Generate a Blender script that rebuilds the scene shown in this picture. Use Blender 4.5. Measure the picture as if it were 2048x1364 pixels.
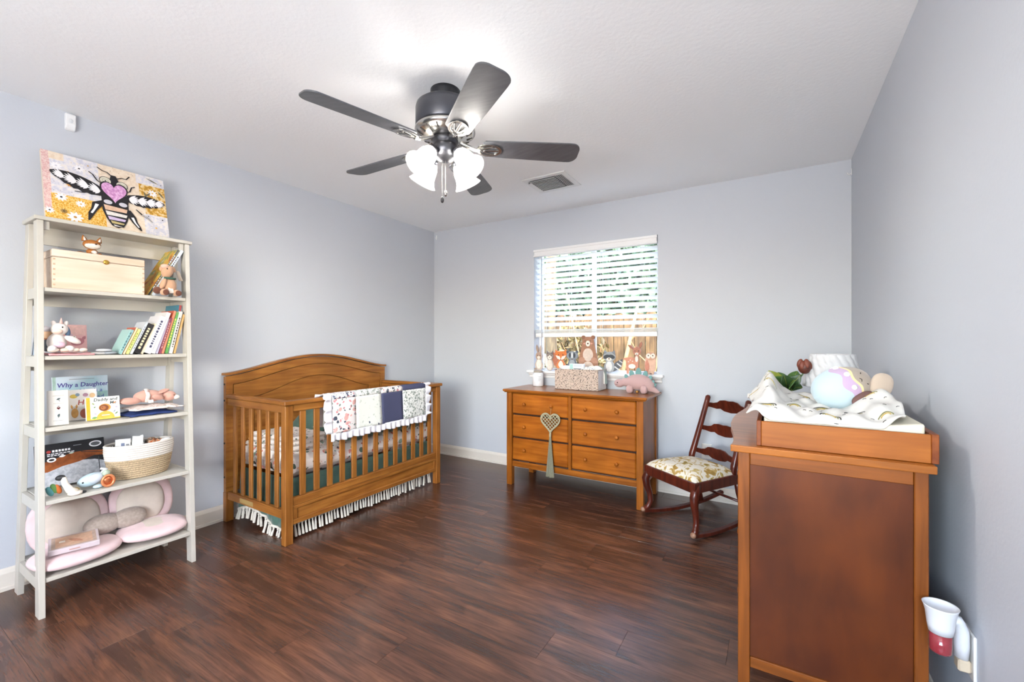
import bpy, bmesh, math, random
from mathutils import Vector, Matrix, Euler
R = math.radians
random.seed(7)
for o in list(bpy.data.objects): bpy.data.objects.remove(o)
scene = bpy.context.scene
col = scene.collection

# ------------------------------------------------------------------ camera, world, sun, exposure
cam = bpy.data.cameras.new('camera'); camo = bpy.data.objects.new('camera', cam); col.objects.link(camo)
camo.location = (0, 0, 1.2087); camo.rotation_euler = (R(90), 0, R(31.26))
cam.sensor_width = 36; cam.lens = 15.149; cam.shift_y = 4.4/2048; cam.clip_start = .02
scene.camera = camo
vs = scene.view_settings
vs.view_transform = 'Standard'; vs.look = 'None'; vs.gamma = 1; vs.use_curve_mapping = False
vs.exposure = 0.97
BULB = 780.0
world = bpy.data.worlds.new('sky'); scene.world = world; world.use_nodes = True
nt = world.node_tree; nt.nodes.clear()
sky = nt.nodes.new('ShaderNodeTexSky'); sky.sky_type = 'NISHITA'; sky.sun_disc = False
sky.sun_elevation = R(48); sky.sun_rotation = R(145); sky.air_density = 1.2; sky.dust_density = 2.0
bg = nt.nodes.new('ShaderNodeBackground'); bg.inputs[1].default_value = 1.7
wo = nt.nodes.new('ShaderNodeOutputWorld')
nt.links.new(sky.outputs[0], bg.inputs[0]); nt.links.new(bg.outputs[0], wo.inputs[0])
sun = bpy.data.lights.new('sun', 'SUN'); suno = bpy.data.objects.new('sun', sun); col.objects.link(suno)
sun.energy = 3.0; sun.angle = R(1.0); sun.color = (1, .95, .86)
suno.rotation_euler = Vector((-.36, .52, -.78)).to_track_quat('-Z', 'Y').to_euler()
suno.location = (0, 0, 12)
# added soft fill light, shining in through the added window behind the viewpoint
dl = bpy.data.lights.new('added_fill_light', 'AREA'); dlo = bpy.data.objects.new('added_fill_light', dl); col.objects.link(dlo)
dl.shape = 'RECTANGLE'; dl.size = 1.8; dl.size_y = 1.2; dl.energy = 68; dl.color = (.98, .99, 1)
dlo.location = (-.47, -1.88, 1.2); dlo.rotation_euler = (R(142), 0, 0)

# ------------------------------------------------------------------ materials
def L(c):
    if isinstance(c, str):
        c = [int(c[i:i+2], 16) for i in (0, 2, 4)]
    r = []
    for v in c[:3]:
        v = v/255.0
        r.append(v/12.92 if v <= .04045 else ((v+.055)/1.055)**2.4)
    return (*r, 1)
MATS = {}
def base_mat(name, rough=.5, metal=0, spec=.5):
    m = bpy.data.materials.new(name); m.use_nodes = True
    b = m.node_tree.nodes['Principled BSDF']
    b.inputs['Roughness'].default_value = rough; b.inputs['Metallic'].default_value = metal
    b.inputs['Specular IOR Level'].default_value = spec
    MATS[name] = m
    return m, m.node_tree, b
def lk(t, a, b): t.links.new(a, b)
def P(name, c, rough=.5, metal=0, spec=.5, emit=0, bump=0, bscale=200, var=0, coat=0, sheen=0):
    """plain paint / plastic / metal, with an optional fine relief and slight tone variation"""
    if name in MATS: return MATS[name]
    m, t, b = base_mat(name, rough, metal, spec)
    b.inputs['Base Color'].default_value = L(c)
    n = t.nodes
    if coat: b.inputs['Coat Weight'].default_value = coat; b.inputs['Coat Roughness'].default_value = .12
    if sheen: b.inputs['Sheen Weight'].default_value = sheen
    if emit:
        b.inputs['Emission Color'].default_value = L(c); b.inputs['Emission Strength'].default_value = emit
    if bump or var:
        tc = n.new('ShaderNodeTexCoord'); nz = n.new('ShaderNodeTexNoise'); nz.inputs['Scale'].default_value = bscale
        nz.inputs['Detail'].default_value = 3; lk(t, tc.outputs['Object'], nz.inputs['Vector'])
        if bump:
            bp = n.new('ShaderNodeBump'); bp.inputs['Strength'].default_value = bump; bp.inputs['Distance'].default_value = .002
            lk(t, nz.outputs[0], bp.inputs['Height']); lk(t, bp.outputs[0], b.inputs['Normal'])
        if var:
            cr = n.new('ShaderNodeValToRGB'); lc = L(c)
            cr.color_ramp.elements[0].position = .35; cr.color_ramp.elements[1].position = .65
            cr.color_ramp.elements[0].color = tuple(v*(1-var) for v in lc[:3])+(1,)
            cr.color_ramp.elements[1].color = tuple(min(1, v*(1+var*.5)) for v in lc[:3])+(1,)
            lk(t, nz.outputs[0], cr.inputs[0]); lk(t, cr.outputs[0], b.inputs['Base Color'])
    return m
def wood(name, c1, c2, axis='z', fine=40, rough=.38, blotch=.25, stretch=14, coat=0):
    """stained timber: grain lines along one axis and soft blotches"""
    if name in MATS: return MATS[name]
    m, t, b = base_mat(name, rough, spec=.3); n = t.nodes
    if coat: b.inputs['Coat Weight'].default_value = coat; b.inputs['Coat Roughness'].default_value = .2
    tc = n.new('ShaderNodeTexCoord'); mp = n.new('ShaderNodeMapping')
    s = [fine]*3; s['xyz'.index(axis)] = fine/stretch
    mp.inputs['Scale'].default_value = s
    oi = n.new('ShaderNodeObjectInfo'); ad = n.new('ShaderNodeVectorMath'); ad.operation = 'ADD'
    ml = n.new('ShaderNodeMath'); ml.operation = 'MULTIPLY'; ml.inputs[1].default_value = 13
    lk(t, oi.outputs['Random'], ml.inputs[0])
    lk(t, tc.outputs['Object'], mp.inputs[0]); lk(t, mp.outputs[0], ad.inputs[0]); lk(t, ml.outputs[0], ad.inputs[1])
    nz = n.new('ShaderNodeTexNoise'); nz.inputs['Scale'].default_value = 1; nz.inputs['Detail'].default_value = 4
    nz.inputs['Distortion'].default_value = .4; lk(t, ad.outputs[0], nz.inputs['Vector'])
    cr = n.new('ShaderNodeValToRGB'); e = cr.color_ramp.elements
    e[0].position = .3; e[0].color = L(c1); e[1].position = .68; e[1].color = L(c2)
    lk(t, nz.outputs[0], cr.inputs[0])
    n2 = n.new('ShaderNodeTexNoise'); n2.inputs['Scale'].default_value = 5; n2.inputs['Detail'].default_value = 2
    lk(t, tc.outputs['Object'], n2.inputs['Vector'])
    c2r = n.new('ShaderNodeValToRGB'); e = c2r.color_ramp.elements
    e[0].position = .35; e[0].color = (1-blotch, 1-blotch, 1-blotch, 1); e[1].position = .65; e[1].color = (1, 1, 1, 1)
    lk(t, n2.outputs[0], c2r.inputs[0])
    mx = n.new('ShaderNodeMix'); mx.data_type = 'RGBA'; mx.blend_type = 'MULTIPLY'; mx.inputs['Factor'].default_value = 1
    lk(t, cr.outputs[0], mx.inputs['A']); lk(t, c2r.outputs[0], mx.inputs['B']); lk(t, mx.outputs['Result'], b.inputs['Base Color'])
    bp = n.new('ShaderNodeBump'); bp.inputs['Strength'].default_value = .06; bp.inputs['Distance'].default_value = .002
    lk(t, nz.outputs[0], bp.inputs['Height']); lk(t, bp.outputs[0], b.inputs['Normal'])
    return m
def spots(name, base, cols, scale=40, size=.32, rough=.9, scale2=None, translucent=0):
    """printed cloth: scattered little marks of several colours on a base colour"""
    if name in MATS: return MATS[name]
    m, t, b = base_mat(name, rough, spec=.2); n = t.nodes
    tc = n.new('ShaderNodeTexCoord'); prev = None
    layers = [(scale, 0.0), (scale2 or scale*1.7, 3.7)]
    for k, (sc, off) in enumerate(layers):
        mp = n.new('ShaderNodeMapping'); mp.inputs['Location'].default_value = (off, off*.7, off*.3)
        nz = n.new('ShaderNodeTexNoise'); nz.inputs['Scale'].default_value = sc*.8
        mxv = n.new('ShaderNodeMix'); mxv.data_type = 'VECTOR'; mxv.inputs['Factor'].default_value = .03
        lk(t, tc.outputs['Object'], mp.inputs[0]); lk(t, mp.outputs[0], nz.inputs['Vector'])
        lk(t, mp.outputs[0], mxv.inputs['A']); lk(t, nz.outputs['Color'], mxv.inputs['B'])
        vo = n.new('ShaderNodeTexVoronoi'); vo.inputs['Scale'].default_value = sc
        lk(t, mxv.outputs['Result'], vo.inputs['Vector'])
        lt = n.new('ShaderNodeMath'); lt.operation = 'LESS_THAN'; lt.inputs[1].default_value = size*(1 if k == 0 else .8)
        lk(t, vo.outputs['Distance'], lt.inputs[0])
        cr = n.new('ShaderNodeValToRGB'); cr.color_ramp.interpolation = 'CONSTANT'
        cc = cols if k == 0 else cols[::-1]
        el = cr.color_ramp.elements
        while len(el) < len(cc): el.new(.5)
        for i, c in enumerate(cc): el[i].position = i/len(cc); el[i].color = L(c)
        sp = n.new('ShaderNodeSeparateColor'); lk(t, vo.outputs['Color'], sp.inputs[0]); lk(t, sp.outputs[0], cr.inputs[0])
        mx = n.new('ShaderNodeMix'); mx.data_type = 'RGBA'
        lk(t, lt.outputs[0], mx.inputs['Factor']); lk(t, cr.outputs[0], mx.inputs['B'])
        if prev is None: mx.inputs['A'].default_value = L(base)
        else: lk(t, prev, mx.inputs['A'])
        prev = mx.outputs['Result']
    lk(t, prev, b.inputs['Base Color'])
    nb = n.new('ShaderNodeTexNoise'); nb.inputs['Scale'].default_value = 400; lk(t, tc.outputs['Object'], nb.inputs['Vector'])
    bp = n.new('ShaderNodeBump'); bp.inputs['Strength'].default_value = .15; bp.inputs['Distance'].default_value = .001
    lk(t, nb.outputs[0], bp.inputs['Height']); lk(t, bp.outputs[0], b.inputs['Normal'])
    return m
def blob(name, stops, scale=(8, 8, 8), detail=3, rough=.8, dist=.3, const=False, bump=0, coord='Object', spec=.3):
    """noise ramp over several colours"""
    if name in MATS: return MATS[name]
    m, t, b = base_mat(name, rough, spec=spec); n = t.nodes
    tc = n.new('ShaderNodeTexCoord'); mp = n.new('ShaderNodeMapping'); mp.inputs['Scale'].default_value = scale
    nz = n.new('ShaderNodeTexNoise'); nz.inputs['Scale'].default_value = 1; nz.inputs['Detail'].default_value = detail
    nz.inputs['Distortion'].default_value = dist
    cr = n.new('ShaderNodeValToRGB'); el = cr.color_ramp.elements
    if const: cr.color_ramp.interpolation = 'CONSTANT'
    while len(el) < len(stops): el.new(.5)
    for i, (p, c) in enumerate(stops): el[i].position = p; el[i].color = L(c)
    lk(t, tc.outputs[coord], mp.inputs[0]); lk(t, mp.outputs[0], nz.inputs['Vector']); lk(t, nz.outputs[0], cr.inputs[0])
    lk(t, cr.outputs[0], b.inputs['Base Color'])
    if bump:
        bp = n.new('ShaderNodeBump'); bp.inputs['Strength'].default_value = bump; bp.inputs['Distance'].default_value = .003
        lk(t, nz.outputs[0], bp.inputs['Height']); lk(t, bp.outputs[0], b.inputs['Normal'])
    return m
def stripes(name, c1, c2, direction, freq, rough=.8, duty=.5):
    if name in MATS: return MATS[name]
    m, t, b = base_mat(name, rough, spec=.2); n = t.nodes
    tc = n.new('ShaderNodeTexCoord'); dp = n.new('ShaderNodeVectorMath'); dp.operation = 'DOT_PRODUCT'
    dp.inputs[1].default_value = Vector(direction)*freq
    fr = n.new('ShaderNodeMath'); fr.operation = 'FRACT'; lt = n.new('ShaderNodeMath'); lt.operation = 'LESS_THAN'; lt.inputs[1].default_value = duty
    mx = n.new('ShaderNodeMix'); mx.data_type = 'RGBA'; mx.inputs['A'].default_value = L(c1); mx.inputs['B'].default_value = L(c2)
    lk(t, tc.outputs['Object'], dp.inputs[0]); lk(t, dp.outputs['Value'], fr.inputs[0]); lk(t, fr.outputs[0], lt.inputs[0])
    lk(t, lt.outputs[0], mx.inputs['Factor']); lk(t, mx.outputs['Result'], b.inputs['Base Color'])
    return m
def thin(name, c, transp=.4, transl=.4, rough=.3):
    """thin light-passing sheet: part see-through, part diffusing, part glossy"""
    if name in MATS: return MATS[name]
    m = bpy.data.materials.new(name); m.use_nodes = True; MATS[name] = m
    t = m.node_tree; n = t.nodes; n.clear(); out = n.new('ShaderNodeOutputMaterial')
    tr = n.new('ShaderNodeBsdfTransparent'); tl = n.new('ShaderNodeBsdfTranslucent'); tl.inputs[0].default_value = L(c)
    pb = n.new('ShaderNodeBsdfPrincipled'); pb.inputs['Base Color'].default_value = L(c); pb.inputs['Roughness'].default_value = rough
    m1 = n.new('ShaderNodeMixShader'); m1.inputs[0].default_value = transl
    m2 = n.new('ShaderNodeMixShader'); m2.inputs[0].default_value = transp
    lk(t, pb.outputs[0], m1.inputs[1]); lk(t, tl.outputs[0], m1.inputs[2])
    lk(t, m1.outputs[0], m2.inputs[1]); lk(t, tr.outputs[0], m2.inputs[2]); lk(t, m2.outputs[0], out.inputs[0])
    return m

# ------------------------------------------------------------------ geometry helpers (all in world coordinates)
class G:
    def __init__(s): s.v = []; s.f = []; s.m = []; s.k = 0
    def add(s, vs_, fs):
        o = len(s.v); s.v += [Vector(v) for v in vs_]; s.f += [tuple(i+o for i in f) for f in fs]; s.m += [s.k]*len(fs); return s
    def mat(s, k): s.k = k; return s
    def xf(s, M, start=0):
        for i in range(start, len(s.v)): s.v[i] = M @ s.v[i]
        return s
    def box(s, x0, x1, y0, y1, z0, z1, ch=0):
        if x0 > x1: x0, x1 = x1, x0
        if y0 > y1: y0, y1 = y1, y0
        if z0 > z1: z0, z1 = z1, z0
        if not ch:
            return s.add([(x0,y0,z0),(x1,y0,z0),(x1,y1,z0),(x0,y1,z0),(x0,y0,z1),(x1,y0,z1),(x1,y1,z1),(x0,y1,z1)],
                [(0,3,2,1),(4,5,6,7),(0,1,5,4),(1,2,6,5),(2,3,7,6),(3,0,4,7)])
        c = min(ch, (x1-x0)*.45, (y1-y0)*.45, (z1-z0)*.45)
        vs_ = []; idx = {}
        X = (x0, x1); Y = (y0, y1); Z = (z0, z1)
        for i in (0, 1):
            for j in (0, 1):
                for k in (0, 1):
                    p = [X[i], Y[j], Z[k]]; ins = [c if i == 0 else -c, c if j == 0 else -c, c if k == 0 else -c]
                    for a in range(3):
                        q = p[:]
                        for b2 in range(3):
                            if b2 != a: q[b2] += ins[b2]
                        idx[(i, j, k, a)] = len(vs_); vs_.append(q)
        fs = []
        def face(a, sgn):
            o = [b2 for b2 in range(3) if b2 != a]
            ring = []
            for (p, q) in ((0, 0), (1, 0), (1, 1), (0, 1)):
                t = [0, 0, 0]; t[a] = sgn; t[o[0]] = p; t[o[1]] = q; ring.append(idx[(*t, a)])
            return ring if (sgn == 1) == (a != 1) else ring[::-1]
        for a in range(3):
            for sgn in (0, 1): fs.append(tuple(face(a, sgn)))
        for a in range(3):
            o = [b2 for b2 in range(3) if b2 != a]
            for p in (0, 1):
                for q in (0, 1):
                    t0 = [0, 0, 0]; t1 = [0, 0, 0]; t1[a] = 1
                    for t in (t0, t1): t[o[0]] = p; t[o[1]] = q
                    fs.append((idx[(*t0, o[0])], idx[(*t1, o[0])], idx[(*t1, o[1])], idx[(*t0, o[1])]))
        for i in (0, 1):
            for j in (0, 1):
                for k in (0, 1): fs.append(tuple(idx[(i, j, k, a)] for a in range(3)))
        return s.add(vs_, fs)
    def obox(s, c, size, rot=(0, 0, 0), ch=0):
        st = len(s.v); a, b, d = [q/2 for q in size]
        s.box(-a, a, -b, b, -d, d, ch)
        return s.xf(Matrix.Translation(c) @ Euler([R(q) for q in rot]).to_matrix().to_4x4(), st)
    def lathe(s, prof, n=24, M=None, caps=True):
        st = len(s.v); vs_ = []; fs = []
        for r, z in prof:
            for i in range(n):
                a = 2*math.pi*i/n; vs_.append((r*math.cos(a), r*math.sin(a), z))
        for j in range(len(prof)-1):
            for i in range(n):
                fs.append((j*n+i, j*n+(i+1) % n, (j+1)*n+(i+1) % n, (j+1)*n+i))
        if caps:
            if prof[0][0] > 1e-5: fs.append(tuple(range(n))[::-1])
            if prof[-1][0] > 1e-5: fs.append(tuple((len(prof)-1)*n+i for i in range(n)))
        s.add(vs_, fs)
        if M is not None: s.xf(M, st)
        return s
    def tube(s, pts, r, n=8, closed=False, flat=1.0, up=None):
        pts = [Vector(p) for p in pts]; N = len(pts)
        rs = r if isinstance(r, (list, tuple)) else [r]*N
        vs_ = []; fs = []; prev = None
        for i, p in enumerate(pts):
            a = pts[(i-1) % N] if (closed or i > 0) else p; b = pts[(i+1) % N] if (closed or i < N-1) else p
            t = (b-a).normalized()
            if up is not None: u = Vector(up) - t*t.dot(Vector(up))
            elif prev is None:
                u = Vector((0, 0, 1)) if abs(t.z) < .9 else Vector((1, 0, 0)); u = u - t*t.dot(u)
            else: u = prev - t*t.dot(prev)
            u.normalize(); prev = u; w = t.cross(u)
            for k in range(n):
                an = 2*math.pi*(k+.5)/n
                vs_.append(p + u*math.cos(an)*rs[i]*flat + w*math.sin(an)*rs[i])
        for i in range(N if closed else N-1):
            j = (i+1) % N
            for k in range(n): fs.append((i*n+k, i*n+(k+1) % n, j*n+(k+1) % n, j*n+k))
        if not closed:
            fs.append(tuple(range(n))[::-1]); fs.append(tuple((N-1)*n+k for k in range(n)))
        return s.add(vs_, fs)
    def bar(s, p0, p1, w, h, up=(0, 0, 1), ch=0):
        p0 = Vector(p0); p1 = Vector(p1); d = p1-p0; t = d.normalized(); u = Vector(up)
        u = (u-t*t.dot(u)).normalized(); x = u.cross(t)
        M = Matrix((x, t, u)).transposed().to_4x4(); M.translation = (p0+p1)/2
        st = len(s.v); s.box(-w/2, w/2, -d.length/2, d.length/2, -h/2, h/2, ch); return s.xf(M, st)
    def prism(s, poly, z0, z1, M=None):
        n = len(poly); st = len(s.v)
        s.add([(x, y, z0) for x, y in poly]+[(x, y, z1) for x, y in poly],
              [tuple(range(n))[::-1], tuple(range(n, 2*n))]+[(i, (i+1) % n, n+(i+1) % n, n+i) for i in range(n)])
        if M is not None: s.xf(M, st)
        return s
    def ring(s, A, B, z0, z1, M=None):
        n = len(A); st = len(s.v)
        vs_ = [(x, y, z) for z in (z0, z1) for P_ in (A, B) for x, y in P_]
        fs = []
        for i in range(n):
            j = (i+1) % n
            fs += [(2*n+i, 2*n+j, 3*n+j, 3*n+i), (i, n+i, n+j, j), (i, j, 2*n+j, 2*n+i), (n+j, n+i, 3*n+i, 3*n+j)]
        s.add(vs_, fs)
        if M is not None: s.xf(M, st)
        return s
    def poly(s, poly, z, M):
        st = len(s.v); s.add([(x, y, z) for x, y in poly], [tuple(range(len(poly)))]); return s.xf(M, st)
    def ell(s, c, r, nu=16, nv=10, rot=(0, 0, 0), e=1.0):
        st = len(s.v); vs_ = []; fs = []
        pw = lambda q: math.copysign(abs(q)**e, q)
        for j in range(nv+1):
            b = -math.pi/2+math.pi*j/nv
            for i in range(nu):
                a = 2*math.pi*i/nu
                vs_.append((r[0]*pw(math.cos(b))*pw(math.cos(a)), r[1]*pw(math.cos(b))*pw(math.sin(a)), r[2]*pw(math.sin(b))))
        for j in range(nv):
            for i in range(nu): fs.append((j*nu+i, j*nu+(i+1) % nu, (j+1)*nu+(i+1) % nu, (j+1)*nu+i))
        s.add(vs_, fs)
        return s.xf(Matrix.Translation(c) @ Euler([R(q) for q in rot]).to_matrix().to_4x4(), st)
    def grid(s, fn, nu, nv):
        vs_ = [fn(i/nu, j/nv) for j in range(nv+1) for i in range(nu+1)]
        return s.add(vs_, [(j*(nu+1)+i, j*(nu+1)+i+1, (j+1)*(nu+1)+i+1, (j+1)*(nu+1)+i) for j in range(nv) for i in range(nu)])
    def build(s, name, mats, parent=None, smooth=False, bevel=0, solid=0, remesh=0, sub=0, label=None):
        if not isinstance(mats, (list, tuple)): mats = [mats]
        if parent is None:
            xs = [v.x for v in s.v]; ys = [v.y for v in s.v]; zs = [v.z for v in s.v]
            org = Vector(((min(xs)+max(xs))/2, (min(ys)+max(ys))/2, min(zs)))
        else: org = W[parent.name]
        me = bpy.data.meshes.new(name)
        me.from_pydata([v-org for v in s.v], [], s.f)
        for m in mats: me.materials.append(m)
        if len(mats) > 1: me.polygons.foreach_set('material_index', s.m)
        if smooth:
            me.polygons.foreach_set('use_smooth', [True]*len(me.polygons))
        bm = bmesh.new(); bm.from_mesh(me); bmesh.ops.recalc_face_normals(bm, faces=bm.faces); bm.to_mesh(me); bm.free()
        me.validate(); me.update()
        o = bpy.data.objects.new(name, me); col.objects.link(o)
        if parent is None: o.location = org
        else: o.parent = parent
        W[o.name] = org
        if remesh:
            md = o.modifiers.new('r', 'REMESH'); md.mode = 'VOXEL'; md.voxel_size = remesh; md.use_smooth_shade = True
            md = o.modifiers.new('s', 'SMOOTH'); md.factor = .5; md.iterations = 5
        if solid:
            md = o.modifiers.new('t', 'SOLIDIFY'); md.thickness = solid; md.offset = 0
        if bevel:
            md = o.modifiers.new('b', 'BEVEL'); md.width = bevel; md.segments = 2; md.limit_method = 'ANGLE'; md.angle_limit = R(40)
            md.harden_normals = False
        if sub:
            md = o.modifiers.new('ss', 'SUBSURF'); md.levels = sub; md.render_levels = sub
        if label: o['label'] = label
        return o
W = {}
def thing(name, label, cat, loc, group=None, kind=None):
    o = bpy.data.objects.new(name, None); col.objects.link(o); o.location = loc; o.empty_display_size = .1
    W[o.name] = Vector(loc); o['label'] = label; o['category'] = cat
    if group: o['group'] = group
    if kind: o['kind'] = kind
    return o
def tag(o, label, cat, group=None, kind=None):
    o['label'] = label; o['category'] = cat
    if group: o['group'] = group
    if kind: o['kind'] = kind
    return o
def struct(o, label=None):
    o['kind'] = 'structure'
    if label: o['label'] = label
    return o
def clone(o, parent, offset):
    """a copy of a one-mesh part, moved by an offset, sharing its mesh"""
    c = o.copy(); col.objects.link(c); c.parent = parent; c.location = Vector(o.location)+Vector(offset); W[c.name] = W[o.name]; return c
def frame(origin, xd, yd):
    """matrix with local x along xd, y along yd, z = normal"""
    x = Vector(xd).normalized(); y = Vector(yd); y = (y-x*x.dot(y)).normalized(); z = x.cross(y)
    M = Matrix((x, y, z)).transposed().to_4x4(); M.translation = Vector(origin); return M
def text(name, s, size, M, mat, parent, align='CENTER', space=1.0, shear=0, zoff=.0006, squash=1):
    cu = bpy.data.curves.new(name, 'FONT'); cu.body = s; cu.size = size; cu.align_x = align; cu.align_y = 'CENTER'
    cu.space_character = space; cu.offset = size*.018; cu.shear = shear; cu.resolution_u = 2
    ob = bpy.data.objects.new('tmp', cu); col.objects.link(ob)
    dg = bpy.context.evaluated_depsgraph_get(); me = bpy.data.meshes.new_from_object(ob.evaluated_get(dg))
    bpy.data.objects.remove(ob); bpy.data.curves.remove(cu)
    g = G(); g.add([(v.co.x*squash, v.co.y, zoff) for v in me.vertices], [tuple(p.vertices) for p in me.polygons]); bpy.data.meshes.remove(me)
    g.xf(M)
    return g.build(name, mat, parent)
def ellp(cx, cy, rx, ry, n=20, rot=0, a0=0, a1=360):
    c, s = math.cos(R(rot)), math.sin(R(rot)); out = []
    full = abs(a1-a0) >= 360
    for i in range(n):
        a = R(a0+(a1-a0)*i/(n if full else n-1)); x = rx*math.cos(a); y = ry*math.sin(a)
        out.append((cx+x*c-y*s, cy+x*s+y*c))
    return out
def rectp(x0, y0, x1, y1): return [(x0, y0), (x1, y0), (x1, y1), (x0, y1)]
def heartp(cx, cy, w, h, n=40, rot=0):
    out = []
    for i in range(n):
        t = 2*math.pi*i/n; x = 16*math.sin(t)**3; y = 13*math.cos(t)-5*math.cos(2*t)-2*math.cos(3*t)-math.cos(4*t)
        x = x/32*w; y = (y+2.5)/29*h; c, s = math.cos(R(rot)), math.sin(R(rot)); out.append((cx+x*c-y*s, cy+x*s+y*c))
    return out
def leafp(x0, y0, x1, y1, w, n=8):
    dx, dy = x1-x0, y1-y0; l = math.hypot(dx, dy); nx, ny = -dy/l, dx/l
    up = [(x0+dx*i/n+nx*w*math.sin(math.pi*i/n), y0+dy*i/n+ny*w*math.sin(math.pi*i/n)) for i in range(n+1)]
    dn = [(x0+dx*i/n-nx*w*math.sin(math.pi*i/n), y0+dy*i/n-ny*w*math.sin(math.pi*i/n)) for i in range(n-1, 0, -1)]
    return (up+dn)[::-1]
def strokep(pts, w):
    a = []; b = []
    for i, p in enumerate(pts):
        q0 = pts[max(0, i-1)]; q1 = pts[min(len(pts)-1, i+1)]; dx, dy = q1[0]-q0[0], q1[1]-q0[1]; l = math.hypot(dx, dy) or 1
        ww = w[i] if isinstance(w, (list, tuple)) else w
        a.append((p[0]-dy/l*ww/2, p[1]+dx/l*ww/2)); b.append((p[0]+dy/l*ww/2, p[1]-dx/l*ww/2))
    return b+a[::-1]
def prints(name, layers, M, parent, step=.00012, z0=.0004):
    """flat print: layers of thin coloured shapes laid on a surface"""
    ms = []; g = G()
    for i, (poly, m) in enumerate(layers):
        if m not in ms: ms.append(m)
        g.mat(ms.index(m)); g.poly(poly, z0+i*step, M)
    return g.build(name, ms, parent)
FX = lambda x, y, z: frame((x, y, z), (0, 1, 0), (0, 0, 1))      # faces the room from the left wall (+x)
FY = lambda x, y, z: frame((x, y, z), (1, 0, 0), (0, 0, 1))      # faces -y
# ------------------------------------------------------------------ the room
XL, XR, YB, YF, H = -3.222, .4454, 3.643, -1.7, 2.44
def plaster(name, c, scale, strength):
    m, t, b = base_mat(name, .62, spec=.35); n = t.nodes
    b.inputs['Base Color'].default_value = L(c)
    tc = n.new('ShaderNodeTexCoord'); nz = n.new('ShaderNodeTexNoise'); nz.inputs['Scale'].default_value = scale; nz.inputs['Detail'].default_value = 4
    bp = n.new('ShaderNodeBump'); bp.inputs['Strength'].default_value = strength; bp.inputs['Distance'].default_value = .004
    lk(t, tc.outputs['Object'], nz.inputs['Vector']); lk(t, nz.outputs[0], bp.inputs['Height']); lk(t, bp.outputs[0], b.inputs['Normal'])
    return m
WALL = plaster('pale_blue_wall_paint', 'c8ccd3', 90, .12)
CEIL = plaster('textured_white_ceiling', 'f8f9fa', 55, .3)
TRIM = P('cream_trim_paint', 'e2dbd0', .35)
WHITE = P('white_gloss_paint', 'f2f2f2', .35)
DARK = P('near_black', '1a1614', .8)

def floor_mat():
    m, t, b = base_mat('dark_red_brown_laminate', .25, spec=.6); n = t.nodes
    ge = n.new('ShaderNodeNewGeometry'); oi = n.new('ShaderNodeObjectInfo')
    cb = n.new('ShaderNodeCombineXYZ'); ml = n.new('ShaderNodeMath'); ml.operation = 'MULTIPLY'; ml.inputs[1].default_value = 37
    lk(t, oi.outputs['Random'], ml.inputs[0]); lk(t, ml.outputs[0], cb.inputs[0]); lk(t, ml.outputs[0], cb.inputs[2])
    ad = n.new('ShaderNodeVectorMath'); ad.operation = 'ADD'; lk(t, ge.outputs['Position'], ad.inputs[0]); lk(t, cb.outputs[0], ad.inputs[1])
    def noise(sc, det, dist):
        mp = n.new('ShaderNodeMapping'); mp.inputs['Scale'].default_value = sc; nz = n.new('ShaderNodeTexNoise')
        nz.inputs['Scale'].default_value = 1; nz.inputs['Detail'].default_value = det; nz.inputs['Distortion'].default_value = dist
        lk(t, ad.outputs[0], mp.inputs[0]); lk(t, mp.outputs[0], nz.inputs['Vector']); return nz
    a = noise((1.9, 24, 1), 6, .9); c = noise((2.2, 8, 1), 4, 1.2); d = noise((9, 190, 1), 3, .2)
    mx = n.new('ShaderNodeMix'); mx.data_type = 'FLOAT'; mx.inputs['Factor'].default_value = .5
    lk(t, a.outputs[0], mx.inputs['A']); lk(t, c.outputs[0], mx.inputs['B'])
    cr = n.new('ShaderNodeValToRGB'); e = cr.color_ramp.elements
    while len(e) < 4: e.new(.5)
    for i, (p, q) in enumerate([(.30, '34221c'), (.44, '4a3025'), (.55, '5f3e2f'), (.70, '785039')]): e[i].position = p; e[i].color = L(q)
    lk(t, mx.outputs['Result'], cr.inputs[0])
    c3 = n.new('ShaderNodeValToRGB'); e = c3.color_ramp.elements; e[0].position = .36; e[0].color = (.5, .46, .44, 1); e[1].position = .55; e[1].color = (1, 1, 1, 1)
    lk(t, d.outputs[0], c3.inputs[0])
    m2 = n.new('ShaderNodeMix'); m2.data_type = 'RGBA'; m2.blend_type = 'MULTIPLY'; m2.inputs['Factor'].default_value = .5
    lk(t, cr.outputs[0], m2.inputs['A']); lk(t, c3.outputs[0], m2.inputs['B']); lk(t, m2.outputs['Result'], b.inputs['Base Color'])
    bp = n.new('ShaderNodeBump'); bp.inputs['Strength'].default_value = .35; bp.inputs['Distance'].default_value = .0015
    lk(t, d.outputs[0], bp.inputs['Height']); lk(t, bp.outputs[0], b.inputs['Normal'])
    return m
FLOOR = floor_mat()
fl = G().box(XL-.1, XR+.1, YF-.1, YB+.1, -.12, -.012).build('floor', DARK); struct(fl, 'dark reddish brown laminate plank floor')
PW = .17; base = 1.46
known = {1.63: -.523, 1.46: -.78, 1.80: -.154, 1.97: -1.075, 2.31: -.91, 2.48: -.53}
k0 = math.floor((YF-base)/PW)
k = k0
while base+k*PW < YB:
    ya = max(base+k*PW, YF); yb = min(base+(k+1)*PW, YB)
    key = round(base+k*PW, 2)
    off = known.get(key, random.uniform(-1.2, 0))
    while off > XL: off -= 1.22
    xs = []
    x = off
    while x < XR:
        a = max(x, XL); b_ = min(x+1.22, XR)
        if b_-a > .01:
            G().box(a+.0003, b_-.0003, ya+.0003, yb-.0003, -.012, 0, .0005).build('plank', FLOOR, fl)
        x += 1.22
    k += 1
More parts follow.
